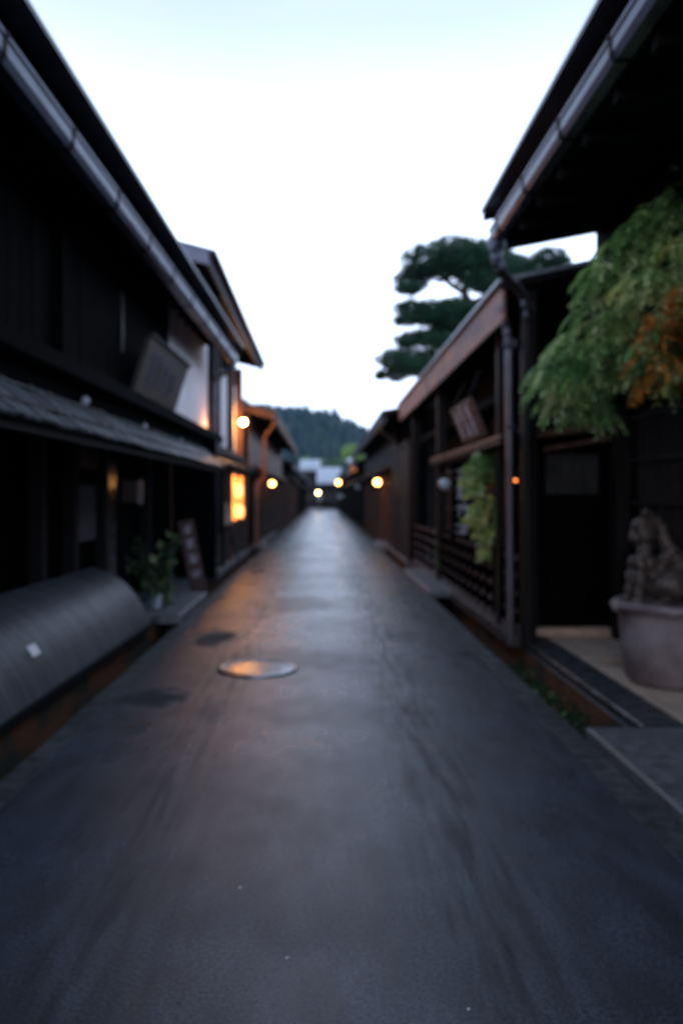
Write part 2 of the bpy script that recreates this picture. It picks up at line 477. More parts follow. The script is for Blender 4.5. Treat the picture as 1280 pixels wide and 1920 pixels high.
# ------------------------------------------------------------------ roofs, gutters, houses
def eave(root, s, xe, y0, y1, he, ridge_x, slope, xw, gut=True, roofm='roofmetal', lip=0.10, fascia=('gutter2', 0.14),
         rafter=True, bracket=0.9, gd=None, gut_m='gutter', drop=0.0, gk=1.0):
    """a roof with its eave along y; s=+1 right side, -1 left side. xe: |x| of outer lip, he: height of the lip"""
    top = he + (ridge_x - xe) * slope
    far_x = ridge_x + (ridge_x - xe) * 0.9
    far_h = top - (far_x - ridge_x) * slope
    t = 0.035
    b = MB()
    prof = [(s * xe, he), (s * ridge_x, top), (s * far_x, far_h), (s * far_x, far_h + t), (s * ridge_x, top + t), (s * xe, he + t)]
    b.prism(prof, y0, y1)
    b.build('roof', M[roofm], root)
    # standing seams on the roof
    sm = MB()
    L = ridge_x - xe
    sm.prism([(s * (xe + 0.12), he + 0.12 * slope + t - 0.005), (s * ridge_x, top + t - 0.005), (s * ridge_x, top + t + 0.03), (s * (xe + 0.3), he + 0.3 * slope + t + 0.03)], 0, 0.035)
    sme = sm.mesh('roof_seam', M[roofm])
    n = int((y1 - y0) / 0.45)
    for k in range(min(n, 60)):
        inst('roof_seam', sme, root, (0, y0 + (k + 0.5) * (y1 - y0) / n, 0))
    # soffit lining under the sheet
    so = MB()
    a0 = xe + lip + 0.03
    so.prism([(s * a0, he + (a0 - xe) * slope - 0.035 - drop), (s * ridge_x, top - 0.035 - drop), (s * ridge_x, top - 0.005), (s * a0, he + (a0 - xe) * slope - 0.005)], y0 + 0.02, y1 - 0.02)
    so.build('soffit', M['soffit'], root)
    # fascia
    fm, fh = fascia
    f = MB()
    f.box(*sorted((s * (xe + lip), s * (xe + lip + 0.03))), y0 + 0.01, y1 - 0.01, he - fh, he - 0.003 + lip * slope)
    f.build('fascia', M[fm], root)
    if rafter:
        rb = MB()
        x0 = xe + lip + 0.034; x1 = xw + 0.3
        z0 = he + (x0 - xe) * slope - drop; z1 = he + (x1 - xe) * slope - drop
        rb.prism([(s * x0, z0 - 0.135), (s * x1, z1 - 0.135), (s * x1, z1 - 0.038), (s * x0, z0 - 0.038)], -0.035, 0.035)
        rme = rb.mesh('rafter', M['soffit'])
        n = max(2, int((y1 - y0) / 0.5))
        for k in range(n):
            inst('rafter', rme, root, (0, y0 + 0.1 + (y1 - y0 - 0.2) * k / (n - 1), 0))
    # verge boards at both gable ends
    for yy in (y0 - 0.015, y1 - 0.02):
        vb = MB()
        vb.prism([(s * (xe + 0.02), he - 0.07), (s * ridge_x, top - 0.10), (s * ridge_x, top - 0.005), (s * (xe + 0.02), he - 0.002)], yy, yy + 0.035)
        vb.build('verge_board', M['beam'], root)
    if gut:
        gx = xe + lip - 0.005
        gr = 0.062
        gz = he - fh - 0.01 if gd is None else he - gd
        pr = []
        cxg = gx - 0.025 - (gk - 1) * 0.05
        # box-like gutter: outer lip, vertical face, sloped bottom
        gp = [(cxg - gr, gz + 0.03), (cxg - gr - 0.012, gz + 0.03), (cxg - gr - 0.012, gz + 0.008), (cxg - gr, gz), (cxg - gr, gz - 0.065), (cxg - gr + 0.025, gz - 0.10),
              (cxg + gr - 0.02, gz - 0.10), (cxg + gr, gz - 0.07), (cxg + gr, gz + 0.02), (cxg + gr - 0.006, gz + 0.02),
              (cxg + gr - 0.006, gz - 0.06), (cxg - gr + 0.006, gz - 0.06)]
        gp = [(cxg + (a_ - cxg) * gk, gz + (z_ - gz) * gk) for a_, z_ in gp]
        gb = MB(); gb.prism([(s * a, z) for a, z in gp], y0 - 0.03, y1 + 0.03)
        go = gb.build('gutter', M[gut_m], root)
        bb = MB()
        bb.prism([(s * (a if a > cxg else a - 0.008), z - (0.008 if z < gz - 0.05 else -0.006)) for a, z in gp[:9]], -0.015, 0.015)
        bb.box(*sorted((s * (cxg + gr - 0.02), s * (xe + lip + 0.001))), -0.012, 0.012, gz + 0.0, he - 0.02)
        bme = bb.mesh('gutter_bracket', M['beam'])
        y = y0 + 0.25
        while y < y1:
            inst('gutter_bracket', bme, go, (0, y, 0)); y += bracket
    return top

def wall_box(root, s, x, y0, y1, z0, z1, m='char', t=0.12, name='wall'):
    b = MB(); b.box(*sorted((s * x, s * (x + t))), y0, y1, z0, z1)
    return b.build(name, M[m], root)

def planks(root, s, x, y0, y1, z0, z1, w=0.18, m='char', name='plank', lim=300, gap=0.012):
    n = max(1, int((y1 - y0) / w)); n = min(n, lim)
    w = (y1 - y0) / n
    b = MB(); b.box(*sorted((s * (x - 0.025), s * x)), gap / 2, w - gap / 2, z0, z1)
    me = b.mesh(name, M[m])
    for k in range(n):
        inst(name, me, root, (-s * random.uniform(0, 0.006), y0 + k * w, 0))

def slats_h(root, s, x, y0, y1, z0, z1, w=0.06, gap=0.05, m='lattice', name='slat'):
    me = MB(); me.box(*sorted((s * (x - 0.03), s * x)), y0, y1, 0, w); me = me.mesh(name, M[m])
    z = z0
    while z + w <= z1 + 1e-6:
        inst(name, me, root, (0, 0, z)); z += w + gap

def slats_v(root, s, x, y0, y1, z0, z1, w=0.04, pitch=0.10, m='lattice', name='slat'):
    b = MB(); b.box(*sorted((s * (x - 0.03), s * x)), 0, w, z0, z1); me = b.mesh(name, M[m])
    y = y0
    while y + w <= y1:
        inst(name, me, root, (0, y, 0)); y += pitch

def post(root, x, y, z0, z1, w=0.14, m='beam', name='post'):
    b = MB(); b.box(x - w / 2, x + w / 2, y - w / 2, y + w / 2, z0, z1)
    return b.build(name, M[m], root)

def pipe(root, pts, r, m='pipe', collars=(), name='downpipe'):
    b = MB(); b.tube(pts, r, 10)
    o = b.build(name, M[m], root, smooth=False)
    for (p, rr, h) in collars:
        c = MB(); c.lathe([(r, -h / 2), (rr, -h / 4), (rr, h / 4), (r, h / 2)], p, 10)
        c.build('pipe_collar', M[m], o)
    return o

# ================= house 1 left (near) =================
PX, PY = -1.52, 3.9
ang = -R(1.07)
H1 = thing('wooden_house', 'near black timber townhouse with curved bamboo apron and long shingled lean-to', 'house', (PX, PY, 0.09), ang)
class Off:  # build in world numbers, then shift to local of root
    pass
def shift_children(root, off):
    for c in root.children:
        c.location = Vector(c.location) - Vector(off)
Y0 = -2.5
eave(H1, -1, 1.54, Y0, 13.5, 3.975, 5.2, 0.28, 2.2, lip=0.23, fascia=('gutter2', 0.16), bracket=1.05, gk=1.1)
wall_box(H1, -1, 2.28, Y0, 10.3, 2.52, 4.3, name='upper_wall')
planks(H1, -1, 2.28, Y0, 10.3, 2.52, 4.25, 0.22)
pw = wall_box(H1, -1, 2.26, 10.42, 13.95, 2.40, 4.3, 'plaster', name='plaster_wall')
post(H1, -2.24, 10.36, 2.4, 4.2, 0.11)
post(H1, -2.22, 14.05, 2.4, 4.15, 0.17)
post(H1, -2.10, 13.30, 0.0, 2.4, 0.15)
post(H1, -2.24, 6.4, 2.52, 4.2, 0.13, 'char'); post(H1, -2.24, 2.6, 2.52, 4.2, 0.13, 'char')
# window with a pale shutter stile at the near edge of the sign
wf = MB(); wf.box(-2.25, -2.22, 8.25, 8.31, 2.95, 3.6); wf.build('window_frame', M['lattice'], H1)
# belt beam (weathered top) between the storeys
b = MB(); b.prism([(-1.98, 2.36), (-2.30, 2.40), (-2.30, 2.56), (-1.98, 2.48)], Y0, 13.95); b.build('belt_beam', M['char'], H1)
# lean-to roof of boards
bb = MB(); bb.box(-2.6, -2.12, Y0, 12.7, 2.10, 2.36); bb.build('lintel', M['char'], H1)
sh = MB(); sh.prism([(-1.76, 1.865), (-2.16, 2.20), (-2.16, 2.225), (-1.75, 1.885)], 0.004, 0.092)
sme = sh.mesh('shingle', M['shingle'])
k = 0
y = Y0
while y < 12.55:
    o = inst('shingle', sme, H1, (random.uniform(-0.012, 0.012), y, random.uniform(-0.004, 0.010)), (0, 0, random.uniform(-0.012, 0.012)))
    y += 0.096
for i, (f_) in enumerate((0.25, 0.75)):   # batten rods pinning the boards
    x = -1.76 - 0.40 * f_; z = 1.89 + 0.335 * f_
    bt = MB(); bt.tube([(x, Y0, z + 0.018), (x, 12.6, z + 0.018)], 0.012, 6); bt.build('batten', M['lattice'], H1)
lb = MB(); lb.prism([(-1.80, 1.83), (-2.16, 2.12), (-2.16, 2.19), (-1.80, 1.885)], 12.6, 12.68); lb.build('lean_to_end_board', M['beam'], H1)
lb = MB(); lb.box(-1.87, -1.81, Y0, 12.6, 1.80, 1.87); lb.build('lean_to_rail', M['beam'], H1)
# recessed ground floor
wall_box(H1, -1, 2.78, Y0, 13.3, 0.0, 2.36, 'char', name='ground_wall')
slats_v(H1, -1, 2.775, 0.5, 7.0, 0.55, 2.1, 0.035, 0.085, 'char')
for yy in (4.4, 7.15, 8.05, 9.1, 11.2):
    post(H1, -2.70, yy, 0.0, 2.2, 0.13)
dg = MB(); dg.box(-2.77, -2.72, 9.2, 9.75, 0.35, 1.85); dg.build('door_glass', M['glass'], H1)
b = MB(); b.box(-2.74, -2.71, 8.15, 9.05, 1.72, 2.0); b.build('transom_panel', M['warmwood'], H1)
# end return wall facing the street between houses
b = MB(); b.box(-2.75, -2.0, 13.2, 13.28, 0.0, 2.4); b.build('end_wall', M['char'], H1)
b = MB(); b.box(-2.76, -2.70, 10.0, 10.9, 1.32, 1.62); b.build('notice_panel', M['lattice'], H1)
b = MB(); b.box(-2.70, -2.66, 10.75, 10.9, 1.30, 1.63); b.build('panel_edge', M['globe'], H1)
shift_children(H1, (PX, PY, 0.0))
pipe(H1, [(-0.20 , 9.40, 3.74), (-0.22, 9.40, 3.64), (-0.48, 9.42, 3.42), (-0.51, 9.42, 3.36), (-0.51, 9.42, 0.15), (-0.43, 9.42, 0.0)], 0.045,
     'pipe', [((-0.51, 9.42, 0.25), 0.07, 0.14), ((-0.51, 9.42, 2.3), 0.06, 0.08)])

# curved bamboo apron (inuyarai)
INU = thing('bamboo_apron', 'curved apron of dark bamboo slats leaning on the near black house, white card on it', 'bamboo fence', (-1.98, 3.0, 0.09), -R(1.0))
prof = []
for i in range(15):
    t = i / 14
    x = -0.66 * (0.55 * t + 0.45 * (1 - math.cos(t * PI / 2))); z = 0.60 * math.sin(t * PI / 2)
    prof.append((x, z))
def strip_mesh(prof, w, th):
    b = MB(); vs = []; fs = []
    for (x, z) in prof:
        vs += [(x, 0, z), (x, w, z), (x + th * 0.7, w * 0.2, z + th), (x + th * 0.7, w * 0.8, z + th)]
    for i in range(len(prof) - 1):
        a = 4 * i; c = a + 4
        fs += [(a, a + 2, c + 2, c), (a + 2, a + 3, c + 3, c + 2), (a + 3, a + 1, c + 1, c + 3)]
    fs += [(0, 1, 3, 2)]
    b.add(vs, fs); return b
sm_ = strip_mesh(prof, 0.031, 0.016).mesh('bamboo_slat', M['bamboo'])
y = -4.5; cnt = 0
while y < 5.55 and cnt < 298:
    inst('bamboo_slat', sm_, INU, (0, y, 0), (0, random.uniform(-0.006, 0.006), random.uniform(-0.008, 0.008))); y += 0.0335; cnt += 1
b = MB(); b.prism([(p[0] - 0.012, p[1] - 0.015) for p in prof] + [(-0.68, 0.0)], -4.5, 5.5); b.build('backing', M['char'], INU)
for i in (14,):
    x, z = prof[i]
    t = MB(); t.tube([(x + 0.006, -4.5, z + 0.014), (x + 0.006, 5.55, z + 0.014)], 0.011, 6); t.build('bamboo_rail', M['bamboo'], INU)
b = MB(); b.box(-0.05, 0.03, -4.5, 5.6, -0.03, 0.03); b.build('base_board', M['beam'], INU)
cd = MB(); cd.add(*bev_box(0.085, 0.15, 0.004, 0.001)); cdo = cd.build('white_card', M['label'])
tag(cdo, 'small white square card lying on the dark bamboo apron', 'card')
cdo.matrix_world = Matrix.Translation((-2.069, 5.545, 0.394)) @ Matrix.Rotation(R(55), 4, 'Y')

# bulbs under the belt beam
def globe_lamp(name, label, loc, r, mk, group=None, stem=0.10, rot=(0, 0, 0)):
    t = thing(name, label, 'lamp', loc, 0, group)
    g_ = MB(); g_.ball((0, 0, 0), r, 16); g_.build('globe', M[mk], t, smooth=True)
    c_ = MB(); c_.lathe([(r * 0.45, r * 0.85), (r * 0.5, r * 1.5), (r * 0.2, r * 1.7)], (0, 0, 0), 12); c_.build('cap', M['beam'], t)
    if stem:
        s_ = MB(); s_.tube([(0, 0, r * 1.5), (0, 0, r * 1.5 + stem)], max(0.008, r * .1), 6); s_.build('stem', M['beam'], t)
    return t
globe_lamp('unlit_bulb', 'largest and nearest of three unlit white bulbs under the beam', (-2.05, 6.68, 2.32), 0.042, 'globe', 'unlit bulbs under the beam of the black house', 0.06)
globe_lamp('unlit_bulb', 'middle one of three unlit white bulbs under the beam', (-2.03, 8.8, 2.29), 0.038, 'globe', 'unlit bulbs under the beam of the black house', 0.06)
globe_lamp('unlit_bulb', 'farthest and dimmest of three unlit white bulbs under the beam', (-2.0, 10.9, 2.28), 0.036, 'globe', 'unlit bulbs under the beam of the black house', 0.06)

# leaning sign board
def strokes(b, cx, cz, w, h, rng, y):
    """a handful of brush strokes within a w x h cell, on the plane y"""
    for _ in range(3):
        zz = cz + rng.uniform(-0.4, 0.4) * h
        b.box(cx - w * rng.uniform(0.3, 0.48), cx + w * rng.uniform(0.3, 0.48), y - 0.006, y, zz, zz + h * 0.09)
    for _ in range(2):
        xx = cx + rng.uniform(-0.35, 0.35) * w
        b.box(xx - w * 0.05, xx + w * 0.05, y - 0.0075, y, cz - h * rng.uniform(0.2, 0.48), cz + h * rng.uniform(0.2, 0.48))
    a = rng.uniform(-0.3, 0.3) * w
    b.add([(cx + a - w * .05, y - 0.009, cz - h * .45), (cx + a + w * .06, y - 0.009, cz - h * .42), (cx + a + w * .3, y - 0.009, cz + h * .3), (cx + a + w * .2, y - 0.009, cz + h * .33)], [(0, 1, 2, 3)])
rng = random.Random(5)
S1 = thing('shop_sign', 'large brown wooden board with faded blue characters tilting out from the black upper wall', 'sign', (-2.06, 9.45, 2.62), R(90) - R(1))
b = MB(); b.add(*bev_box(2.1, 0.05, 0.66, 0.01)); o = b.build('board', M['board'], S1)
fr = MB(); fr.box(-1.07, 1.07, -0.045, 0.03, 0.661, 0.70); fr.build('frame_rail', M['beam'], S1)
ch = MB()
for i in range(4):
    strokes(ch, -0.65 + i * 0.36, 0.36, 0.28, 0.42, rng, -0.026)
ch.build('lettering', M['bluepaint'], S1)
# board faces the street (+x) and leans out at the top
S1.rotation_euler = (R(18), 0, R(89))

# grey curtain, pots, plants, leaning plank sign by the recessed entrance
N1 = thing('shop_curtain', 'plain grey cloth curtain hanging in the dark recessed shopfront', 'curtain', (-2.64, 8.55, 1.62))
b = MB(); vs = []; fs = []
nn = 20
for i in range(nn + 1):
    yy = -0.42 + 0.84 * i / nn
    xx = 0.018 * math.sin(i * 1.9)
    vs += [(xx, yy, 0), (xx * 1.6, yy, -0.62)]
for i in range(nn): fs.append((2 * i, 2 * i + 1, 2 * i + 3, 2 * i + 2))
b.add(vs, fs); c_ = b.build('cloth', M['cloth'], N1)
md = c_.modifiers.new('s', 'SOLIDIFY'); md.thickness = 0.004
b = MB(); b.tube([(0, -0.48, 0.01), (0, 0.48, 0.01)], 0.014, 8); b.build('rod', M['beam'], N1)

def leaf_cluster(b, c, r, n, size, rng, droop=0.3, sq=(1, 1, 1), asp=0.4, nmat=1, wts=None):
    for _ in range(n):
        while True:
            p = Vector((rng.uniform(-1, 1), rng.uniform(-1, 1), rng.uniform(-1, 1)))
            if 0.2 < p.length < 1: break
        q = Vector((p.x * sq[0], p.y * sq[1], p.z * sq[2])) * r + Vector(c)
        d = Vector((rng.uniform(-1, 1), rng.uniform(-1, 1), rng.uniform(-1, 0.6) - droop)).normalized()
        u = d.cross(Vector((rng.uniform(-1, 1), rng.uniform(-1, 1), 0.3))).normalized()
        L_ = size * rng.uniform(0.6, 1.3); W = L_ * asp
        if wts: b.mi = rng.choices(range(len(wts)), wts)[0]
        b.add([q, q + d * L_ * .5 + u * W * .5, q + d * L_, q + d * L_ * .5 - u * W * .5], [(0, 1, 2, 3)])
    b.mi = 0

P1 = thing('potted_plant', 'bushy potted plant in a small pale pot beside the leaning plank at the black house', 'plant', (-2.05, 9.55, 0.09))
b = MB(); b.lathe([(0.055, 0), (0.075, 0.17), (0.082, 0.175), (0.082, 0.20), (0.068, 0.20), (0.06, 0.05), (0.0, 0.05)], (0, 0, 0), 16); b.build('pot', M['globe'], P1)
b = MB()
r_ = random.Random(3)
for k in range(11):
    a = r_.uniform(0, 6.28); l = r_.uniform(0.35, 0.85)
    b.tube([(0, 0, 0.12), (0.12 * math.cos(a) * l, 0.2 * math.sin(a) * l, 0.12 + l * 0.5), (0.35 * math.cos(a) * l, 0.42 * math.sin(a) * l, 0.10 + l)], [0.007, 0.005, 0.003], 5)
b.build('stem', M['bark'], P1)
b = MB()
leaf_cluster(b, (0.0, 0, 0.34), 0.22, 230, 0.09, r_, wts=(0.3, 0.65, 0.05))
leaf_cluster(b, (0.05, 0.05, 0.12), 0.13, 90, 0.08, r_, wts=(0.6, 0.3, 0.1))
for k in range(11):
    a = r_.uniform(0, 6.28)
    leaf_cluster(b, (0.25 * math.cos(a), 0.3 * math.sin(a), r_.uniform(0.5, 0.85)), 0.11, 20, 0.08, r_, wts=(0.12, 0.85, 0.03))
b.build('foliage', [M['leafg'], M['leafd'], M['leafp']], P1, kind='stuff')
b = MB()
for (px_, pz_, yy_) in ((0.10, 0.93, 0.3), (0.0, 0.80, 0.2), (0.02, 0.66, -0.3)):
    leaf_cluster(b, (px_, yy_, pz_), 0.045, 30, 0.035, r_, sq=(1, 1, 1))
b.build('flower_heads', M['leafp'], P1, kind='stuff')
P2 = thing('bucket', 'small dark blue bucket standing next to the pale plant pot', 'bucket', (-2.18, 9.15, 0.09))
b = MB(); b.lathe([(0.07, 0), (0.095, 0.2), (0.10, 0.2), (0.10, 0.215), (0.088, 0.215), (0.075, 0.02), (0, 0.02)], (0, 0, 0), 16); b.build('body', M['gutter2'], P2)
b = MB(); b.tube([(0.095 * math.cos(t_ * PI / 8), 0, 0.2 + 0.05 * math.sin(t_ * PI / 8)) for t_ in range(9)], 0.004, 5); b.build('handle', M['pipe'], P2)
P3 = thing('leaning_plank_sign', 'narrow reddish plank sign leaning against the corner post of the black house', 'sign', (-1.86, 11.6, 0.10))
b = MB(); b.add(*bev_box(0.24, 0.03, 1.05, 0.006)); b.build('board', M['boardred'], P3)
b = MB(); rr2 = random.Random(9)
for i in range(4): strokes(b, 0.0, 0.9 - i * 0.22, 0.15, 0.17, rr2, -0.016)
b.build('lettering', M['whitepaint'], P3)
P3.rotation_euler = (R(-4), R(-10), R(28))

# stone slab bridges over the channels
def slab(label, x0, x1, y0, y1, zt, th=0.11, mk='stone'):
    b = MB(); b.add(*bev_box(x1 - x0, y1 - y0, th, 0.015))
    o = b.build('stone_slab', M[mk]); o.location = ((x0 + x1) / 2, (y0 + y1) / 2, zt - th)
    tag(o, label, 'stone slab', 'stone slabs bridging the side channels')
    return o
slab('wet dark stone slab over the channel in front of the potted plant', -2.3, -1.66, 9.0, 11.1, 0.125)
slab('stone slab beside the brown downpipe lit orange by the shop window', -2.4, -1.62, 21.3, 22.8, 0.13)
slab('rough grey stone slab bridging the channel, nearest on the side of the big pot', 1.625, 2.62, 2.3, 4.78, 0.075, 0.13)
slab('thick grey slab with a dark gap below it at the end of the low railing', 1.56, 2.05, 11.4, 15.0, 0.10, 0.09)
slab('pale stone doorstep slab under the round lamp beside the tall boarded wall', 1.58, 2.2, 21.5, 24.5, 0.10)

# ================= house 2 left =================
H2 = thing('wooden_house', 'two-storey house with white plaster upper wall and orange-lit shop window', 'house', (-2.2, 13.4, 0.09))
eave(H2, -1, 1.50, 10.9, 20.4, 4.93, 4.6, 0.26, 2.2, lip=0.10, fascia=('beam', 0.20), gut=False)
b = MB(); b.box(-1.66, -1.635, 12.5, 19.5, 4.73, 4.86); b.build('inner_fascia', M['redwood'], H2)
# small blue-grey gable flashing seen above the first roof
b = MB(); b.prism([(-1.60, 4.74), (-2.6, 5.00), (-2.6, 5.19), (-1.60, 4.93)], 10.82, 10.88); b.build('gable_flashing', M['gutter'], H2)
wall_box(H2, -1, 2.26, 13.42, 20.3, 4.3, 5.05, 'char', name='gable_band')
b = MB(); b.box(-4.5, -2.28, 12.0, 12.12, 4.25, 5.2); b.build('gable_wall', M['char'], H2)
for (ya, yb) in ((16.0, 18.1), (18.45, 19.9)):
    wall_box(H2, -1, 2.24, ya, yb, 2.5, 4.3, 'plaster', name='plaster_panel')
wall_box(H2, -1, 2.27, 14.2, 20.3, 2.4, 4.3, 'char', name='upper_wall')
for yy, w_ in ((14.9, 0.20), (15.85, 0.16), (18.28, 0.14), (20.1, 0.16)):
    post(H2, -2.17, yy, 2.4, 4.8, w_, 'warmwood' if yy > 18 else 'beam')  # posts near the flood lamp take warmer wood, painting in its light
b = MB(); b.box(-2.32, -2.02, 13.42, 20.3, 2.36, 2.50); b.build('belt_beam', M['beam'], H2)
b = MB(); b.prism([(-1.80, 2.12), (-2.25, 2.30), (-2.25, 2.34), (-1.80, 2.15)], 13.5, 20.3); b.build('lean_to_roof', M['shingle'], H2)
wall_box(H2, -1, 2.05, 13.42, 16.4, 0.05, 2.2, 'char', name='ground_wall')
wall_box(H2, -1, 2.05, 16.41, 20.3, 0.05, 2.2, 'warmwood', name='shopfront_wall')  # window glow put into the warmer wall colour
slats_h(H2, -1, 2.0, 13.6, 19.6, 0.22, 0.85, 0.06, 0.055, 'lattice')
for yy in (13.6, 15.2, 16.5, 19.7):
    post(H2, -1.98, yy, 0.05, 2.15, 0.11, 'warmwood' if yy > 16 else 'beam')  # posts beside the window coloured as if lit by it
b = MB(); b.box(-2.04, -1.86, 13.4, 19.9, 0.03, 0.13); b.build('sill_stone', M['stone'], H2)
# lit shop window
wfm = MB()
for (a, c, z0, z1) in ((16.6, 16.68, 0.9, 2.05), (19.5, 19.58, 0.9, 2.05), (18.0, 18.05, 0.95, 2.0)):
    wfm.box(-2.04, -1.96, a, c, z0, z1)
wfm.box(-2.04, -1.96, 16.68, 19.5, 1.98, 2.05); wfm.box(-2.04, -1.96, 16.68, 19.5, 0.88, 0.95)
win = wfm.build('window', M['warmwood'], H2)
def paper_mat():
    m = mat('lit_window_paper', (0.7, 0.4, 0.2), 0.6)
    nt = m.node_tree; b_ = nt.nodes['Principled BSDF']
    t = nt.nodes.new('ShaderNodeTexNoise'); t.inputs['Scale'].default_value = 2.6; t.inputs['Detail'].default_value = 2
    tcn = nt.nodes.new('ShaderNodeTexCoord'); nt.links.new(tcn.outputs['Object'], t.inputs['Vector'])
    cr = nt.nodes.new('ShaderNodeValToRGB')
    cr.color_ramp.elements[0].position = 0.36; cr.color_ramp.elements[0].color = (1.6, 0.30, 0.035, 1)
    cr.color_ramp.elements[1].position = 0.60; cr.color_ramp.elements[1].color = (5.2, 1.6, 0.26, 1)
    nt.links.new(t.outputs['Fac'], cr.inputs['Fac']); nt.links.new(cr.outputs[0], b_.inputs['Emission Color'])
    b_.inputs['Emission Strength'].default_value = 1.0
    return m
M['paper'] = paper_mat()
for (a, c) in ((16.69, 17.99), (18.06, 19.49)):
    p_ = MB(); p_.box(-2.03, -2.01, a, c, 0.955, 1.975); p_.build('pane', M['paper'], win)
for (yy, zz, lab) in ((17.5, 1.62, 'upper'), (17.7, 1.15, 'lower')):
    lt = thing('paper_lantern', 'glowing %s orange paper lantern in front of the lit shop window' % lab, 'lantern', (-1.90, yy, zz), 0, 'lanterns at the lit shop window')
    b = MB(); b.lathe([(0.045, -0.15), (0.09, -0.11), (0.105, 0), (0.09, 0.11), (0.045, 0.15)], (0, 0, 0), 16); b.build('paper_shade', M['lantern'], lt, smooth=True)
    b = MB(); b.lathe([(0.048, 0.15), (0.048, 0.175), (0, 0.175)], (0, 0, 0), 12); b.lathe([(0.0, -0.175), (0.048, -0.17), (0.048, -0.15)], (0, 0, 0), 12); b.build('ring', M['beam'], lt)
bs = thing('notice_board', 'small pale slanted notice board beside the lit shop window', 'sign', (-1.90, 15.6, 0.93))
b = MB(); b.add(*bev_box(0.22, 0.03, 0.42, 0.005)); b.build('board', M['tan'], bs)
b = MB(); b.box(-0.015, 0.015, 0.0, 0.02, -0.75, 0.0); b.build('stand', M['beam'], bs)
bs.rotation_euler = (R(-6), R(-14), R(40))
# flood lamp on house 2 corner
FL = thing('wall_floodlight', 'bright warm spot lamp on a short arm at the corner of the plaster house', 'lamp', (-1.98, 19.3, 3.34))
b = MB(); b.ball((0, 0, 0), 0.075, 14, (1, 1, 0.8)); b.build('bulb', M['flood'], FL, smooth=True)
b = MB(); b.tube([(-0.04, 0, 0.07), (-0.10, 0, 0.12), (-0.25, 0, 0.12)], 0.014, 8); b.build('arm', M['beam'], FL)
b = MB(); b.lathe([(0.085, 0.085), (0.05, 0.115), (0.02, 0.13)], (0, 0, 0), 14); b.build('shade', M['beam'], FL)

WL = thing('wall_lamp', 'small warm lamp tucked behind the downpipe where the two houses on the apron side meet', 'lamp', (-1.90, 13.60, 2.62))
b = MB(); b.ball((0, 0, 0), 0.028, 12); b.build('bulb', M['walllamp'], WL, smooth=True)
b = MB(); b.tube([(0, 0, -0.03), (0, 0, -0.07), (-0.15, 0.03, -0.07)], 0.012, 8); b.build('arm', M['beam'], WL)
# ================= house 3 left =================
H3 = thing('wooden_house', 'low dark house with brown copper downpipe beyond the plaster house', 'house', (-2.3, 20.6, 0.09))
eave(H3, -1, 1.22, 20.6, 38.0, 3.72, 4.4, 0.27, 2.0, lip=0.08, fascia=('warmwood', 0.16), bracket=1.3, gut_m='pipebrown')
wall_box(H3, -1, 2.0, 20.7, 37.8, 0.05, 4.0, 'char', name='wall')
b = MB(); b.box(-4.6, -2.121, 20.72, 20.84, 0.05, 4.1); b.build('gable_wall', M['warmwood'], H3)  # gable wood coloured warm to carry the lamp spill
b = MB(); b.prism([(-1.30, 3.55), (-2.9, 3.95), (-2.9, 4.10), (-1.30, 3.70)], 20.53, 20.575); b.build('verge_cover', M['warmwood'], H3)
planks(H3, -1, 2.0, 20.7, 37.8, 2.3, 3.7, 0.3, 'warmwood')  # warmer planks stand in for lamp spill on dark wood
b = MB(); b.prism([(-1.68, 2.2), (-2.0, 2.36), (-2.0, 2.42), (-1.68, 2.25)], 22.0, 37.5); b.build('lean_to_roof', M['warmwood'], H3)
slats_h(H3, -1, 1.92, 24, 37, 0.3, 1.3, 0.09, 0.07, 'lattice')
for yy in range(23, 38, 2): post(H3, -1.93, yy, 0.05, 2.3, 0.13, 'warmwood')
pipe(H3, [(-1.34, 20.9, 3.5), (-1.34, 20.9, 3.4), (-1.58, 20.95, 3.1), (-1.58, 20.95, 2.0), (-1.70, 20.95, 1.9), (-1.78, 20.9, 1.8), (-1.80, 20.9, 0.1)], 0.05, 'pipebrown',
     [((-1.58, 20.95, 2.9), 0.065, 0.1)])
b = MB(); b.box(-2.1, -1.75, 23, 30, 0.02, 0.14); b.build('step_stone', M['stone'], H3)

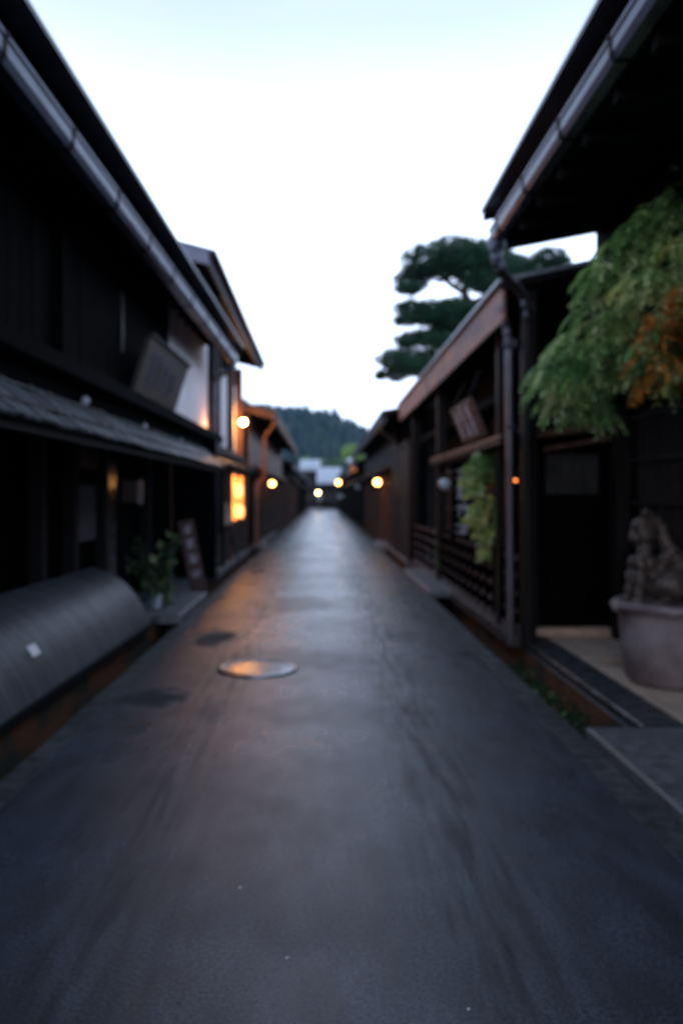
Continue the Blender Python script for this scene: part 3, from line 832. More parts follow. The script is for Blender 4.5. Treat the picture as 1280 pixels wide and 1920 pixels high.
# far left houses
def far_house(s, x, y0, y1, he, xe, label, m='char', slats=True, orange=False, over=2.2):  # orange: warmer wood colours in place of lamplight
    H = thing('wooden_house', label, 'house', (s * (x + 0.5), y0, 0.0))
    eave(H, s, xe, y0, y1, he, xe + 3.0, 0.26, x, lip=0.08, fascia=('warmwood' if orange else 'beam', 0.16), gut=True, bracket=2.0)
    wall_box(H, s, x, y0 + 0.1, y1 - 0.1, 0.0, he + 0.2, m, name='wall')
    b = MB(); b.box(*sorted((s * (x + 0.121), s * (x + 2.5))), y0 + 0.12, y0 + 0.24, 0, he + 0.3); b.build('gable_wall', M['beam'], H)
    b = MB(); b.prism([(s * (x - 0.42), over), (s * x, over + 0.16), (s * x, over + 0.22), (s * (x - 0.42), over + 0.05)], y0 + 0.4, y1 - 0.4); b.build('lean_to_roof', M['warmwood' if orange else 'shingle'], H)
    yy = y0 + 0.5
    while yy < y1:
        post(H, s * (x - 0.06), yy, 0, over, 0.15, 'warmwood' if orange else 'beam'); yy += 2.4
    for k in range(3):
        ya = y0 + 1.2 + k * (y1 - y0 - 2) / 3
        wf_ = MB(); L_ = (y1 - y0) / 5
        wf_.box(*sorted((s * (x - 0.04), s * x)), ya, ya + L_, 1.0, 1.06); wf_.box(*sorted((s * (x - 0.04), s * x)), ya, ya + L_, 1.8, 1.86)
        wf_.box(*sorted((s * (x - 0.04), s * x)), ya, ya + 0.06, 1.06, 1.8); wf_.box(*sorted((s * (x - 0.04), s * x)), ya + L_ - 0.06, ya + L_, 1.06, 1.8)
        w_ = wf_.build('window', M['lattice'], H)
        p_ = MB(); p_.box(*sorted((s * (x - 0.02), s * (x - 0.003))), ya + 0.06, ya + L_ - 0.06, 1.06, 1.8); p_.build('pane', M['glass'], w_)
    return H
far_house(-1, 1.95, 38.3, 56, 3.15, 1.45, 'low house with lean-to eave coloured reddish as if lamplit behind the copper downpipe house', orange=True, over=2.45)
far_house(-1, 1.95, 56.3, 74, 3.3, 1.5, 'second last dark house on the hill end of the row with round white sign')
far_house(-1, 1.95, 74.3, 92, 3.1, 1.5, 'last dark house of the row beside the walking person')

# ================= right side =================
# house 1 right (near, big eave)
G1 = thing('wooden_house', 'near black house with deep eave, recessed entrance and wisteria over it', 'house', (3.0, 6.0, 0.0))
eave(G1, 1, 1.47, -2.5, 7.2, 4.13, 5.4, 0.19, 2.6, lip=0.18, fascia=('gutter2', 0.14), bracket=0.92, gd=0.17, drop=0.27)
wall_box(G1, 1, 2.56, -2.5, 7.19, 2.75, 4.42, 'char', name='upper_wall')
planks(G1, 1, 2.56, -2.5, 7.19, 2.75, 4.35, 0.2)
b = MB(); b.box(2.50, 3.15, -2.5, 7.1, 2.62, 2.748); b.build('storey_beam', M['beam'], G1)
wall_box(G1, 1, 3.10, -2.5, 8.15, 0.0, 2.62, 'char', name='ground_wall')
slats_v(G1, 1, 3.095, 4.2, 7.6, 0.75, 2.35, 0.03, 0.085, 'lattice')
slats_h(G1, 1, 3.06, 4.2, 7.6, 1.0, 2.3, 0.035, 0.38, 'lattice', 'crossbar')
b = MB(); b.box(3.0, 3.09, 3.9, 7.8, 0.62, 0.74); b.build('window_sill', M['beam'], G1)
b = MB(); b.box(2.565, 5.3, 7.05, 7.185, 2.75, 4.55); b.build('gable_wall', M['char'], G1)
b = MB(); b.box(2.50, 5.3, 7.105, 8.15, 2.625, 2.745); b.build('porch_ceiling', M['char'], G1)
# panel by the window (brownish wood pillar)
post(G1, 3.02, 7.85, 0.0, 2.6, 0.15, 'beam')
# facing return wall with the dark door
b = MB(); b.box(1.97, 5.6, 8.16, 8.26, 0.0, 3.05); b.build('return_wall', M['char'], G1)
dr = MB(); dr.box(2.24, 2.90, 8.10, 8.155, 0.14, 2.02); dr = dr.build('door', M['char'], G1)
dl = MB()
for z_ in (1.66, 1.90): dl.box(2.36, 2.86, 8.075, 8.098, z_, z_ + 0.035)
for x_ in (2.36, 2.47, 2.58, 2.69, 2.83): dl.box(x_, x_ + 0.025, 8.070, 8.098, 1.54, 1.925)
dl.build('door_lattice', M['lattice'], dr)
dp = MB(); dp.box(2.33, 2.88, 8.090, 8.0985, 1.52, 1.94); dp.build('door_pane', M['glass'], dr)
dpl = MB(); dpl.box(0, 0.10, 8.085, 8.099, 0.16, 1.45); dme = dpl.mesh('door_board', M['char'])
for k in range(6): inst('door_board', dme, dr, (2.25 + k * 0.108, 0, 0))
b = MB(); b.prism([(2.10, 2.08), (2.95, 2.20), (2.95, 2.27), (2.10, 2.15)], 7.95, 8.05); b.build('door_lintel', M['warmwood'], G1)  # lintel and hood: reddish wood with orange light mixed into its colour
b = MB(); b.prism([(2.30, 1.96), (3.0, 2.08), (3.0, 2.13), (2.30, 2.01)], 8.0, 8.07); b.build('door_hood', M['warmwood'], G1)
b = MB(); b.box(2.20, 2.98, 7.98, 8.155, 0.056, 0.13); b.build('door_step', M['tan'], G1)
post(G1, 2.02, 7.62, 0.0, 3.5, 0.13, 'beam')
# downpipe with s-bend and hopper ornament
hp = MB(); hp.lathe([(0.035, -0.22), (0.06, -0.16), (0.05, -0.1), (0.085, -0.05), (0.085, 0.02), (0.06, 0.06), (0.075, 0.10)], (1.62, 7.22, 3.88), 12)
hp.build('rain_hopper', M['gutter'], G1)
pipe(G1, [(1.62, 7.22, 3.72), (1.66, 7.24, 3.60), (1.86, 7.28, 3.42), (1.93, 7.3, 3.30), (1.94, 7.3, 0.12)], 0.045, 'beam',
     [((1.94, 7.3, 3.25), 0.06, 0.1), ((1.66, 7.24, 3.60), 0.06, 0.08), ((1.94, 7.3, 1.7), 0.055, 0.06)])
oc = MB()
for (x_, z_, r_2) in ((1.58, 3.80, .05), (1.62, 3.72, .045), (1.66, 3.64, .04), (1.80, 3.50, .035), (1.86, 3.28, .035), (1.88, 3.18, .03)):
    oc.ball((x_, 7.17, z_), r_2, 8, (0.8, 0.6, 1.2))
oc.build('pipe_ornament', M['gutter'], G1, smooth=True, kind='stuff')

# house 2 right (low wing with red-brown fascia)
G2 = thing('wooden_house', 'single-storey house with red-brown fascia, hanging sign and low railing', 'house', (2.4, 8.3, 0.0))
eave(G2, 1, 1.72, 7.6, 18.0, 3.60, 3.9, 0.21, 2.3, lip=0.05, fascia=('redwood', 0.37), gut=False, roofm='paleroof')
wall_box(G2, 1, 2.42, 8.27, 16.6, 0.0, 3.7, 'char', name='wall')
b = MB(); b.prism([(1.98, 3.06), (5.6, 3.06), (5.6, 3.75), (3.9, 4.0), (1.98, 3.60)], 8.17, 8.255); b.build('gable_wall', M['char'], G2)
b = MB(); b.box(2.10, 2.22, 16.62, 18.0, 2.75, 3.62); b.build('gable_panel', M['char'], G2)
slats_v(G2, 1, 2.41, 8.6, 16.0, 0.2, 2.0, 0.04, 0.12, 'lattice')
slats_h(G2, 1, 2.375, 8.4, 16.0, 0.9, 2.0, 0.04, 0.3, 'lattice', 'crossbar')
b = MB(); b.box(1.80, 1.88, 7.9, 13.0, 2.03, 2.10); b.build('rail_beam', M['beam'], G2)
b = MB(); b.prism([(1.80, 2.10), (2.40, 2.28), (2.40, 2.32), (1.80, 2.125)], 7.9, 13.0); b.build('lean_to_roof', M['shingle'], G2)
for yy in (8.5, 12.95, 16.55):
    post(G2, 1.98, yy, 0.0, 3.3, 0.14)
b = MB(); b.box(2.30, 2.41, 9.3, 9.42, 2.35, 3.0); b.build('wall_strut', M['warmwood'], G2)
b = MB(); b.box(2.05, 2.4, 8.3, 16.5, 2.62, 2.72); b.build('eave_beam', M['char'], G2)
pipe(G2, [(1.80, 7.75, 3.30), (1.83, 7.75, 3.20), (1.86, 7.75, 3.05), (1.87, 7.72, 0.05)], 0.040, 'pipe',
     [((1.87, 7.75, 3.02), 0.07, 0.12), ((1.87, 7.73, 2.2), 0.05, 0.05)])
oc = MB()
for (x_, z_, r_2) in ((1.78, 3.36, .04), (1.81, 3.22, .04), (1.84, 3.13, .045), (1.85, 3.05, .04)):
    oc.ball((x_, 7.70, z_), r_2, 8, (0.8, 0.6, 1.2))
oc.build('pipe_ornament', M['gutter'], G2, smooth=True, kind='stuff')

# low railing (komayose)
RL = thing('low_railing', 'low dark wooden railing with square posts along the channel', 'railing', (1.97, 7.9, 0.0))
def railing(y0, y1, step):
    pm = MB(); pm.box(-0.045, 0.03, -0.045, 0.045, 0.12, 0.94); pme = pm.mesh('post', M['char'])
    y = y0
    while y <= y1 + 0.01:
        inst('post', pme, RL, (0, y - 7.9, 0)); y += step
    for (z_, h_) in ((0.10, 0.09), (0.30, 0.05), (0.48, 0.05), (0.66, 0.05), (0.84, 0.06)):
        rb = MB(); rb.box(-0.045 if z_ < 0.2 else -0.02, 0.045 if z_ < 0.2 else 0.02, y0 - 7.95, y1 - 7.85, z_, z_ + h_)
        rb.build('rail', M['rail'], RL)
railing(7.95, 12.6, 0.42)
railing(13.2, 16.4, 0.8)
b = MB(); b.box(-0.10, 0.12, -0.1, 8.6, -0.018, 0.095); b.build('footing_stone', M['kerb'], RL)

# tall boarded wall beyond
BW = thing('boarded_wall', 'tall wall of upright dark boards with pale stone footing between two houses', 'wall', (1.9, 16.8, 0.0))
pm = MB(); pm.box(-0.03, 0.0, 0.008, 0.29, 0.1, 2.62); pme = pm.mesh('board', M['beam'])
for k in range(14): inst('board', pme, BW, (random.uniform(-0.006, 0.006), k * 0.30, 0))
b = MB(); b.box(0.003, 0.10, 0, 4.2, 0.0, 2.62); b.build('backing', M['char'], BW)
b = MB(); b.box(-0.06, 0.13, -0.02, 4.25, 2.63, 2.72); b.build('cap_rail', M['beam'], BW)
b = MB(); b.box(-0.10, 0.10, 0, 4.2, -0.02, 0.095); b.build('footing', M['stone'], BW)
b = MB(); b.box(-0.045, -0.031, 0.0, 4.2, 1.45, 1.52); b.build('middle_rail', M['beam'], BW)

# house 3 right
G3 = thing('wooden_house', 'dark house with peaked verge and round lit lamp beyond the boarded wall', 'house', (2.0, 21.2, 0.0))
eave(G3, 1, 1.40, 18.3, 36.0, 3.50, 3.6, 0.14, 2.0, lip=0.07, fascia=('beam', 0.15), bracket=1.4)
b = MB(); b.box(1.485, 1.50, 24.0, 30.0, 3.30, 3.46); b.build('lamplight_tint_board', M['redwood'], G3)  # redder board stands in for lamplight along the fascia
wall_box(G3, 1, 2.0, 21.2, 35.9, 0.0, 3.5, 'char', name='wall')
wall_box(G3, 1, 2.35, 18.4, 21.2, 0.0, 3.5, 'char', name='side_wall')
b = MB(); b.box(2.121, 4.2, 21.22, 21.3, 0.0, 3.6); b.build('gable_wall', M['beam'], G3)
planks(G3, 1, 2.0, 21.2, 35.9, 2.3, 3.3, 0.35, 'beam')
b = MB(); b.prism([(1.62, 2.2), (2.0, 2.34), (2.0, 2.40), (1.62, 2.25)], 21.6, 35.0); b.build('lean_to_roof', M['warmwood'], G3)
for yy in range(22, 36, 2): post(G3, 1.92, yy + 0.4, 0, 2.25, 0.14, 'warmwood')
pipe(G3, [(1.47, 20.0, 3.3), (1.52, 20.0, 3.15), (1.85, 20.0, 2.95), (1.85, 20.0, 2.72)], 0.04, 'pipe')
slats_h(G3, 1, 1.96, 25, 35, 0.4, 1.5, 0.1, 0.08, 'lattice')
far_house(1, 1.95, 36.3, 56, 3.1, 1.5, 'dark house with small amber lamp beyond the peaked verge house')
far_house(1, 1.95, 56.3, 74, 3.2, 1.3, 'second last dark house of the row behind the round white lamp')
far_house(1, 1.95, 74.3, 92, 3.0, 1.5, 'last dark house of the row next to the end building')

for H_ in list(COL.objects):
    if H_.name.split('.')[0] in ('wooden_house',) and H_ is not H1:
        shift_children(H_, H_.location)
# hanging sign right
S2 = thing('shop_sign', 'red-brown hanging board with three columns of worn white characters tilting out above the rail beam', 'sign', (1.87, 9.55, 2.20))
b = MB(); b.add(*bev_box(1.3, 0.05, 0.47, 0.01)); b.build('board', M['boardred'], S2)
ch = MB(); rr3 = random.Random(21)
for i in range(3):
    for j in range(2): strokes(ch, -0.40 + i * 0.38 + rr3.uniform(-.04, .04), 0.13 + j * 0.2 + rr3.uniform(-.02, .02), rr3.uniform(0.2, 0.34), 0.2, rr3, -0.026)
for i in range(3):
    ch.box(-0.42 + i * 0.38, -0.36 + i * 0.38, -0.036, -0.027, 0.05, 0.40)
    ch.box(-0.45 + i * 0.38, -0.33 + i * 0.38, -0.0375, -0.028, 0.05, 0.13)
ch.build('lettering', M['whitepaint'], S2, kind='stuff')
b = MB(); b.tube([(-0.5, 0.02, 0.5), (-0.5, 0.25, 0.72)], 0.008, 5); b.tube([(0.5, 0.02, 0.5), (0.5, 0.25, 0.72)], 0.008, 5); b.build('hanger', M['beam'], S2)
S2.rotation_euler = (R(22), 0, R(-90))
# upright sign with white characters on the lattice wall
S3 = thing('upright_sign', 'tall narrow black sign with a column of faint white characters behind the trailing vine', 'sign', (2.05, 11.3, 0.85))
b = MB(); b.add(*bev_box(0.42, 0.04, 1.15, 0.01)); b.build('board', M['char'], S3)
ch = MB()
for j in range(4): strokes(ch, 0.0, 0.16 + j * 0.27, 0.28, 0.22, rr3, -0.022)
ch.build('lettering', M['whitepaint'], S3)
b = MB(); b.box(-0.02, 0.02, 0.0, 0.04, -0.86, 0.0); b.build('stand', M['beam'], S3)
S3.rotation_euler = (0, 0, R(-50))

# lamps
LG = 'round lit lamps hanging along the street'
def street_globe(label, loc, r, mk, s, armlen=0.35, group=LG):
    t = thing('round_lamp', label, 'lamp', loc, 0, group)
    b = MB(); b.ball((0, 0, 0), r, 14); b.build('globe', M[mk], t, smooth=True)
    b = MB(); b.lathe([(r * .5, r * .85), (r * .5, r * 1.3), (r * .15, r * 1.6)], (0, 0, 0), 12); b.build('cap', M['beam'], t)
    b = MB(); b.tube([(0, 0, r * 1.5), (0, 0, r * 1.5 + 0.08), (s * armlen, 0, r * 1.5 + 0.12)], 0.012, 6); b.build('bracket_arm', M['beam'], t)
    return t
street_globe('round lit lamp hanging beside the brown downpipe of the copper-gutter house', (-1.62, 24.8, 1.90), 0.085, 'bulb', -1)
street_globe('round lit lamp under an orange-lit bracket board beyond the boarded wall', (1.66, 23.6, 1.92), 0.095, 'bulb', 1)
street_globe('round lit whitish lamp far down the street in front of the end building', (0.98, 49.0, 2.35), 0.13, 'bulb', 1, 1.0)
street_globe('yellow round lamp far down the street above the walking person', (-0.42, 70.0, 1.80), 0.14, 'bulbyellow', -1, 1.55)
street_globe('dim amber round lamp under the eave of the dark house past the peaked verge', (1.62, 41.0, 2.97), 0.17, 'bulbdim', 1)
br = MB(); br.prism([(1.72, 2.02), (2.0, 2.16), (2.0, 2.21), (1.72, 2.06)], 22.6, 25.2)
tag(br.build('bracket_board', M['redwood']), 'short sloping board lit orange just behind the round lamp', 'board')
globe_lamp('unlit_globe_lamp', 'unlit milky globe lamp hanging below the rail beam on a dark rod', (1.70, 10.8, 1.665), 0.085, 'globe', None, 0.30)
globe_lamp('unlit_globe_lamp', 'small unlit white globe high under the eave beyond the amber lamp', (1.55, 45.0, 3.55), 0.16, 'globe', None, 0.0)
globe_lamp('unlit_globe_lamp', 'small unlit white globe low beside the road past the whitish lamp', (1.42, 60.0, 1.48), 0.20, 'globe', None, 0.9)
globe_lamp('unlit_globe_lamp', 'faint unlit globe at the dark wall between the amber and the whitish lamp', (1.70, 37.5, 1.95), 0.13, 'globe', None, 0.2)
street_globe('small glowing ball standing in for an amber reflection between the downpipes of the railing house', (2.02, 8.12, 1.665), 0.020, 'glint', 1, 0.06, group=None)  # added glowing ball imitating a lamp's reflection, not a real lamp

# ================= pot and carved animal =================
PO = thing('large_pot', 'big round greyish clay tub with thick rolled rim at the entrance', 'pot', (2.67, 6.0, 0.055))
b = MB(); b.lathe([(0.275, 0), (0.31, 0.05), (0.345, 0.30), (0.362, 0.52), (0.365, 0.555), (0.39, 0.565), (0.405, 0.60), (0.395, 0.635), (0.365, 0.64), (0.34, 0.62), (0.33, 0.55), (0.0, 0.54)], (0, 0, 0), 40)
o = b.build('body', M['pot'], PO, smooth=True)
b = MB(); b.tube([(0.395 * math.cos(t * 2 * PI / 40), 0.395 * math.sin(t * 2 * PI / 40), 0.60 + 0.008 * math.sin(t * 2.6)) for t in range(41)], [0.026 + 0.006 * math.sin(t * 2.1) for t in range(41)], 8)
b.build('rim_roll', M['pot'], PO, smooth=True)
b = MB(); b.ball((-0.40, -0.02, 0.60), 0.05, 12, (1, 1, 0.95)); b.build('lug', M['pot'], PO, smooth=True)
b = MB(); b.lathe([(0.02, 0), (0.035, 0.008), (0.0, 0.012)], (0, 0, 0), 12); hh = b.build('drain_hole', M['char'], PO)
hh.location = (0.05, -0.352, 0.36); hh.rotation_euler = (R(85), 0, 0)

ST = MB()
cx0, cy0 = 2.60, 5.98
def sb(px_, py_, r, sq=(1, 1, 1), dy=0.0):
    x = (px_ - 605) * 6.0 / 1450; z = 1.5 - (py_ - 930) * 6.0 / 1450
    ST.ball((x, cy0 + dy, z), r, 14, sq)
# base, haunches, chest, legs, neck, head, snout, ears, back / mane / tail
sb(1242, 1098, 0.165, (1.05, 1.0, 0.80)); sb(1248, 1094, 0.14, (1.2, 0.8, 0.8), -0.10); sb(1290, 1085, 0.17, (1.2, 1, 0.8))
sb(1187, 1085, 0.062, (0.8, 0.9, 1.35), -0.10); sb(1190, 1085, 0.062, (0.8, 0.9, 1.35), 0.10)
sb(1184, 1108, 0.048, (0.9, 0.9, 1.1), -0.10); sb(1186, 1108, 0.048, (0.9, 0.9, 1.1), 0.10)
sb(1182, 1124, 0.040, (1.5, 1, .6), -0.11); sb(1184, 1124, 0.040, (1.5, 1, .6), 0.11)
sb(1188, 1056, 0.055, (0.8, 0.9, 1.1), -0.09); sb(1192, 1056, 0.055, (0.8, 0.9, 1.1), 0.09)
sb(1206, 1055, 0.095, (0.95, 1.2, 0.9)); sb(1210, 1070, 0.09, (1, 1, 1.0)); sb(1204, 1032, 0.060, (1, 1.1, 0.9))
sb(1204, 1002, 0.088, (0.95, 0.95, 0.95)); sb(1196, 988, 0.075, (0.9, 1, 1)); sb(1188, 1008, 0.055, (1.0, 0.9, 0.8)); sb(1183, 1001, 0.030)
sb(1203, 965, 0.040, (0.9, 0.8, 1.0), -0.04); sb(1200, 962, 0.022, (1, 1, 1.2), -0.07); sb(1211, 958, 0.026, (0.8, 0.8, 1.3), 0.03)
sb(1214, 972, 0.050); sb(1220, 976, 0.042); sb(1230, 978, 0.045); sb(1238, 990, 0.048); sb(1241, 1006, 0.05); sb(1246, 1020, 0.052); sb(1256, 1034, 0.058)
sb(1268, 1046, 0.066); sb(1282, 1058, 0.078); sb(1296, 1068, 0.09); sb(1240, 1048, 0.05); sb(1228, 1062, 0.075)
sb(1222, 1126, 0.055, (1.8, 1.0, .55), -0.16); sb(1215, 1128, 0.05, (1.5, 1.2, .5), 0.0)
sb(1250, 1132, 0.24, (1.1, 0.95, 0.16))
so_ = ST.build('carved_animal', M['statue'])
tag(so_, 'weathered brown carved animal seated on the big clay tub, head raised', 'statue')
rm = so_.modifiers.new('r', 'REMESH'); rm.mode = 'VOXEL'; rm.voxel_size = 0.012; rm.use_smooth_shade = True
smo = so_.modifiers.new('s', 'SMOOTH'); smo.iterations = 3; smo.factor = 0.5

# ================= vegetation =================
def spray(b, p, d, L_, rng, wts, leaf=0.06):
    """a drooping stem with paired narrow leaflets"""
    p = Vector(p); d = Vector(d).normalized()
    n = 9
    pts = [p]
    for i in range(n):
        d = (d + Vector((0, 0, -0.20))).normalized()
        p = p + d * L_ / n; pts.append(p)
    mi = rng.choices(range(len(wts)), wts)[0]
    side = d.cross(Vector((0, 0, 1)))
    if side.length < 0.05: side = Vector((rng.uniform(-1, 1), rng.uniform(-1, 1), 0))
    side.normalize()
    for i in range(1, n + 1):
        dd = (pts[i] - pts[i - 1]).normalized()
        for sg in (-1, 1):
            q = pts[i]
            lv = (dd * 0.7 + side * sg * 0.8 + Vector((0, 0, -0.35)) + Vector((rng.uniform(-.15, .15),) * 3)).normalized()
            l = leaf * rng.uniform(0.8, 1.25) * (1.0 if i < n - 1 else 0.7)
            u = lv.cross(Vector((rng.uniform(-.3, .3), rng.uniform(-.3, .3), 1))).normalized() * l * 0.17
            b.mi = mi
            b.add([q, q + lv * l * .45 + u, q + lv * l, q + lv * l * .45 - u], [(0, 1, 2, 3)])
    b.mi = 0

WI = thing('wisteria', 'large drooping leafy climber turning yellow and orange over the entrance', 'plant', (2.9, 6.0, 0.055))
loc0 = Vector((2.9, 6.0, 0.055))
wr = random.Random(11)
b = MB()
b.tube([Vector(p) - loc0 for p in ((2.98, 4.95, 0.055), (2.99, 4.98, 1.1), (2.97, 5.3, 2.1), (2.93, 5.8, 2.5), (2.7, 5.9, 2.62), (2.3, 5.7, 2.5), (1.9, 5.75, 2.35))], [0.05, 0.045, 0.04, 0.035, 0.03, 0.02, 0.01], 8)
b.tube([Vector(p) - loc0 for p in ((2.93, 5.8, 2.5), (2.75, 5.7, 2.9), (2.5, 5.5, 3.15), (2.2, 5.5, 2.95))], [0.03, 0.025, 0.02, 0.01], 6)
b.tube([Vector(p) - loc0 for p in ((2.93, 5.8, 2.5), (3.0, 5.2, 2.5), (3.0, 4.4, 2.6))], [0.03, 0.025, 0.015], 6)
b.build('stem', M['bark'], WI)
b = MB()
def px2w(px_, py_, Y): return Vector(((px_ - 605) * Y / 1450, Y, 1.5 + (930 - py_) * Y / 1450))
clumps = [  # px, py, depth, radius m, weights (green, pale, yellow, orange)
    (1010, 735, 5.8, .15, (.5, .45, .05, 0)), (1045, 765, 5.8, .16, (.7, .3, 0, 0)), (1075, 770, 5.8, .13, (.7, .3, 0, 0)),
    (1035, 700, 5.8, .17, (.5, .45, .05, 0)), (1065, 660, 5.8, .18, (.7, .3, 0, 0)), (1090, 710, 5.7, .20, (.6, .35, .05, 0)),
    (1100, 610, 5.7, .20, (.6, .4, 0, 0)), (1120, 560, 5.6, .22, (.8, .2, 0, 0)), (1130, 660, 5.6, .22, (.5, .45, .05, 0)),
    (1165, 500, 5.6, .24, (.85, .15, 0, 0)), (1180, 590, 5.5, .26, (.6, .3, .1, 0)), (1150, 710, 5.6, .17, (.55, .35, .1, 0)),
    (1210, 460, 5.5, .25, (.85, .15, 0, 0)), (1240, 530, 5.3, .22, (.15, .55, .3, 0)), (1195, 550, 5.2, .13, (.1, .6, .3, 0)), (1215, 640, 5.5, .22, (.35, .3, .2, .15)),
    (1270, 430, 5.4, .26, (.85, .15, 0, 0)), (1290, 510, 5.2, .20, (.1, .3, .4, .2)), (1245, 480, 5.2, .14, (.1, .45, .4, .05)), (1250, 600, 5.0, .15, (.15, .1, .25, .5)), (1268, 560, 5.0, .10, (.0, .1, .2, .7)), (1235, 650, 5.05, .12, (.3, .05, .25, .4)), (1275, 680, 5.1, .12, (.25, .05, .25, .45)),
    (1230, 700, 5.4, .12, (.2, .1, .1, .6)), (1300, 600, 5.3, .15, (.1, .1, .3, .5)), (1085, 795, 5.8, .09, (.8, .2, 0, 0)),
    (1290, 395, 5.3, .20, (.85, .15, 0, 0)), (1350, 470, 5.2, .35, (.6, .3, .1, 0)), (1380, 600, 5.1, .3, (.3, .3, .3, .1)), (1420, 420, 5.0, .35, (.7, .3, 0, 0)), (1180, 690, 5.6, .14, (.4, .3, .15, .15)),
]
for (px_, py_, Y, r, wt) in clumps:
    if wt[3] < 0.3: px_ += 32; py_ -= 26
    c = px2w(px_, py_, Y) - loc0
    n = int(10 + 620 * r * r)
    for _ in range(n):
        v = Vector((wr.gauss(0, 1), wr.gauss(0, 1), wr.gauss(0, 1))).normalized() * r * wr.uniform(0.35, 0.95)
        d = Vector((v.x * 1.0 + wr.uniform(-.1, .1) - 0.05, v.y - 0.12, abs(v.z) * 0.3 + 0.02))
        spray(b, c + v, d, wr.uniform(0.18, 0.38), wr, wt, 0.075)
b.build('foliage', [M['leafg'], M['leafp'], M['leafy'], M['leafo']], WI, kind='stuff')

VI = thing('trailing_vine', 'yellow-green vine trailing down from the rail beam behind the downpipe', 'plant', (1.9, 9.0, 0.0))
loc0 = Vector((1.9, 9.0, 0))
b = MB()
for (a, c_, e_) in (((895, 850), (905, 925), (905, 1000)), ((940, 840), (915, 880), (890, 960)), ((905, 950), (945, 950), (985, 935))):
    b.tube([px2w(*a, 9.2) - loc0, px2w(*c_, 9.0) - loc0, px2w(*e_, 9.0) - loc0], 0.006, 5)
b.tube([px2w(990, 830, 8.9) - loc0, px2w(985, 1150, 8.9) - loc0 ], 0.008, 5)
b.build('stem', M['bark'], VI)
b = MB()
for (px_, py_, r, n, wt) in ((905, 858, .14, 80, (.6, .35, .05)), (935, 845, .10, 45, (.7, .3, 0)), (890, 880, .12, 60, (.6, .3, .1)), (920, 880, .11, 50, (.7, .3, 0)), (960, 840, .06, 20, (.8, .2, 0)),
                            (890, 915, .10, 45, (.4, .3, .3)), (905, 945, .10, 40, (.3, .2, .5)), (890, 975, .09, 36, (.2, .2, .6)), (908, 1000, .09, 30, (.2, .3, .5)), (895, 960, .1, 36, (.2, .3, .5)),
                            (940, 960, .11, 30, (.8, .1, .1)), (965, 950, .10, 26, (.8, .1, .1)), (985, 935, .06, 12, (.8, .1, .1)), (930, 990, .08, 14, (.8, .2, 0)), (955, 900, .10, 26, (.6, .4, 0)), (970, 985, .09, 22, (.6, .3, .1)), (935, 1030, .08, 18, (.5, .2, .3)), (905, 1030, .07, 16, (.2, .3, .5)), (875, 900, .06, 16, (.3, .4, .3))):
    c = px2w(px_, py_, 9.0) - loc0
    for _ in range(n):
        v = Vector((wr.gauss(0, 1), wr.gauss(0, 1), wr.gauss(0, 1))).normalized() * r * wr.uniform(0.2, 1.0)
        leaf_cluster(b, c + v, 0.04, 4, 0.10, wr, droop=0.6, asp=0.55, wts=wt)
b.build('foliage', [M['leafg'], M['leafp'], M['leafy']], VI, kind='stuff')

def small_plant(name, label, px_, py_, Y, h, r, wt, base_z, n=150):
    t = thing(name, label, 'plant', (0, 0, 0))
    c = px2w(px_, py_, Y); t.location = (c.x, c.y, base_z)
    b = MB()
    for _ in range(8):
        a = wr.uniform(0, 6.28)
        b.tube([(0, 0, 0), (r * .4 * math.cos(a), r * .4 * math.sin(a), h * .6), (r * math.cos(a), r * math.sin(a), h * wr.uniform(.7, 1.0))], [0.005, 0.004, 0.002], 5)
    b.build('stem', M['bark'], t)
    b = MB(); leaf_cluster(b, (0, 0, h * 0.65), max(r, h * 0.35), n, 0.07, wr, sq=(r / max(r, h * .35), r / max(r, h * .35), 1), wts=wt)
    b.build('foliage', [M['leafg'], M['leafp'], M['leafd']], t, kind='stuff')
    return t
small_plant('shrub', 'small green shrub at the gap in the low railing', 832, 1040, 12.9, 0.85, 0.16, (.5, .1, .4), 0.0, 170)
small_plant('shrub', 'tiny bright plant behind the near end of the low railing', 955, 1130, 8.6, 0.42, 0.12, (.6, .3, .1), 0.0, 80)
# ferns and moss in the near channel
fm_ = MB()
for _ in range(260):
    yy = wr.uniform(4.85, 7.6); xx = wr.uniform(1.66, 1.95)
    if wr.random() < 0.5: xx = wr.uniform(1.64, 1.76)
    leaf_cluster(fm_, (xx, yy, -0.30 + wr.uniform(0, 0.20)), 0.045, 7, 0.06, wr, droop=-0.4, wts=(.35, .1, .55))
for _ in range(120):
    yy = wr.uniform(2.5, 9); xx = wr.uniform(-1.93, -1.74)
    leaf_cluster(fm_, (xx, yy, -0.30 + wr.uniform(0, 0.12)), 0.03, 5, 0.035, wr, droop=-0.4, wts=(.2, .0, .8))
fmo = fm_.build('channel_ferns', [M['mossgreen'], M['leafg'], M['leafd']], kind='stuff')
tag(fmo, 'low green ferns and moss growing in the side channels', 'ferns')

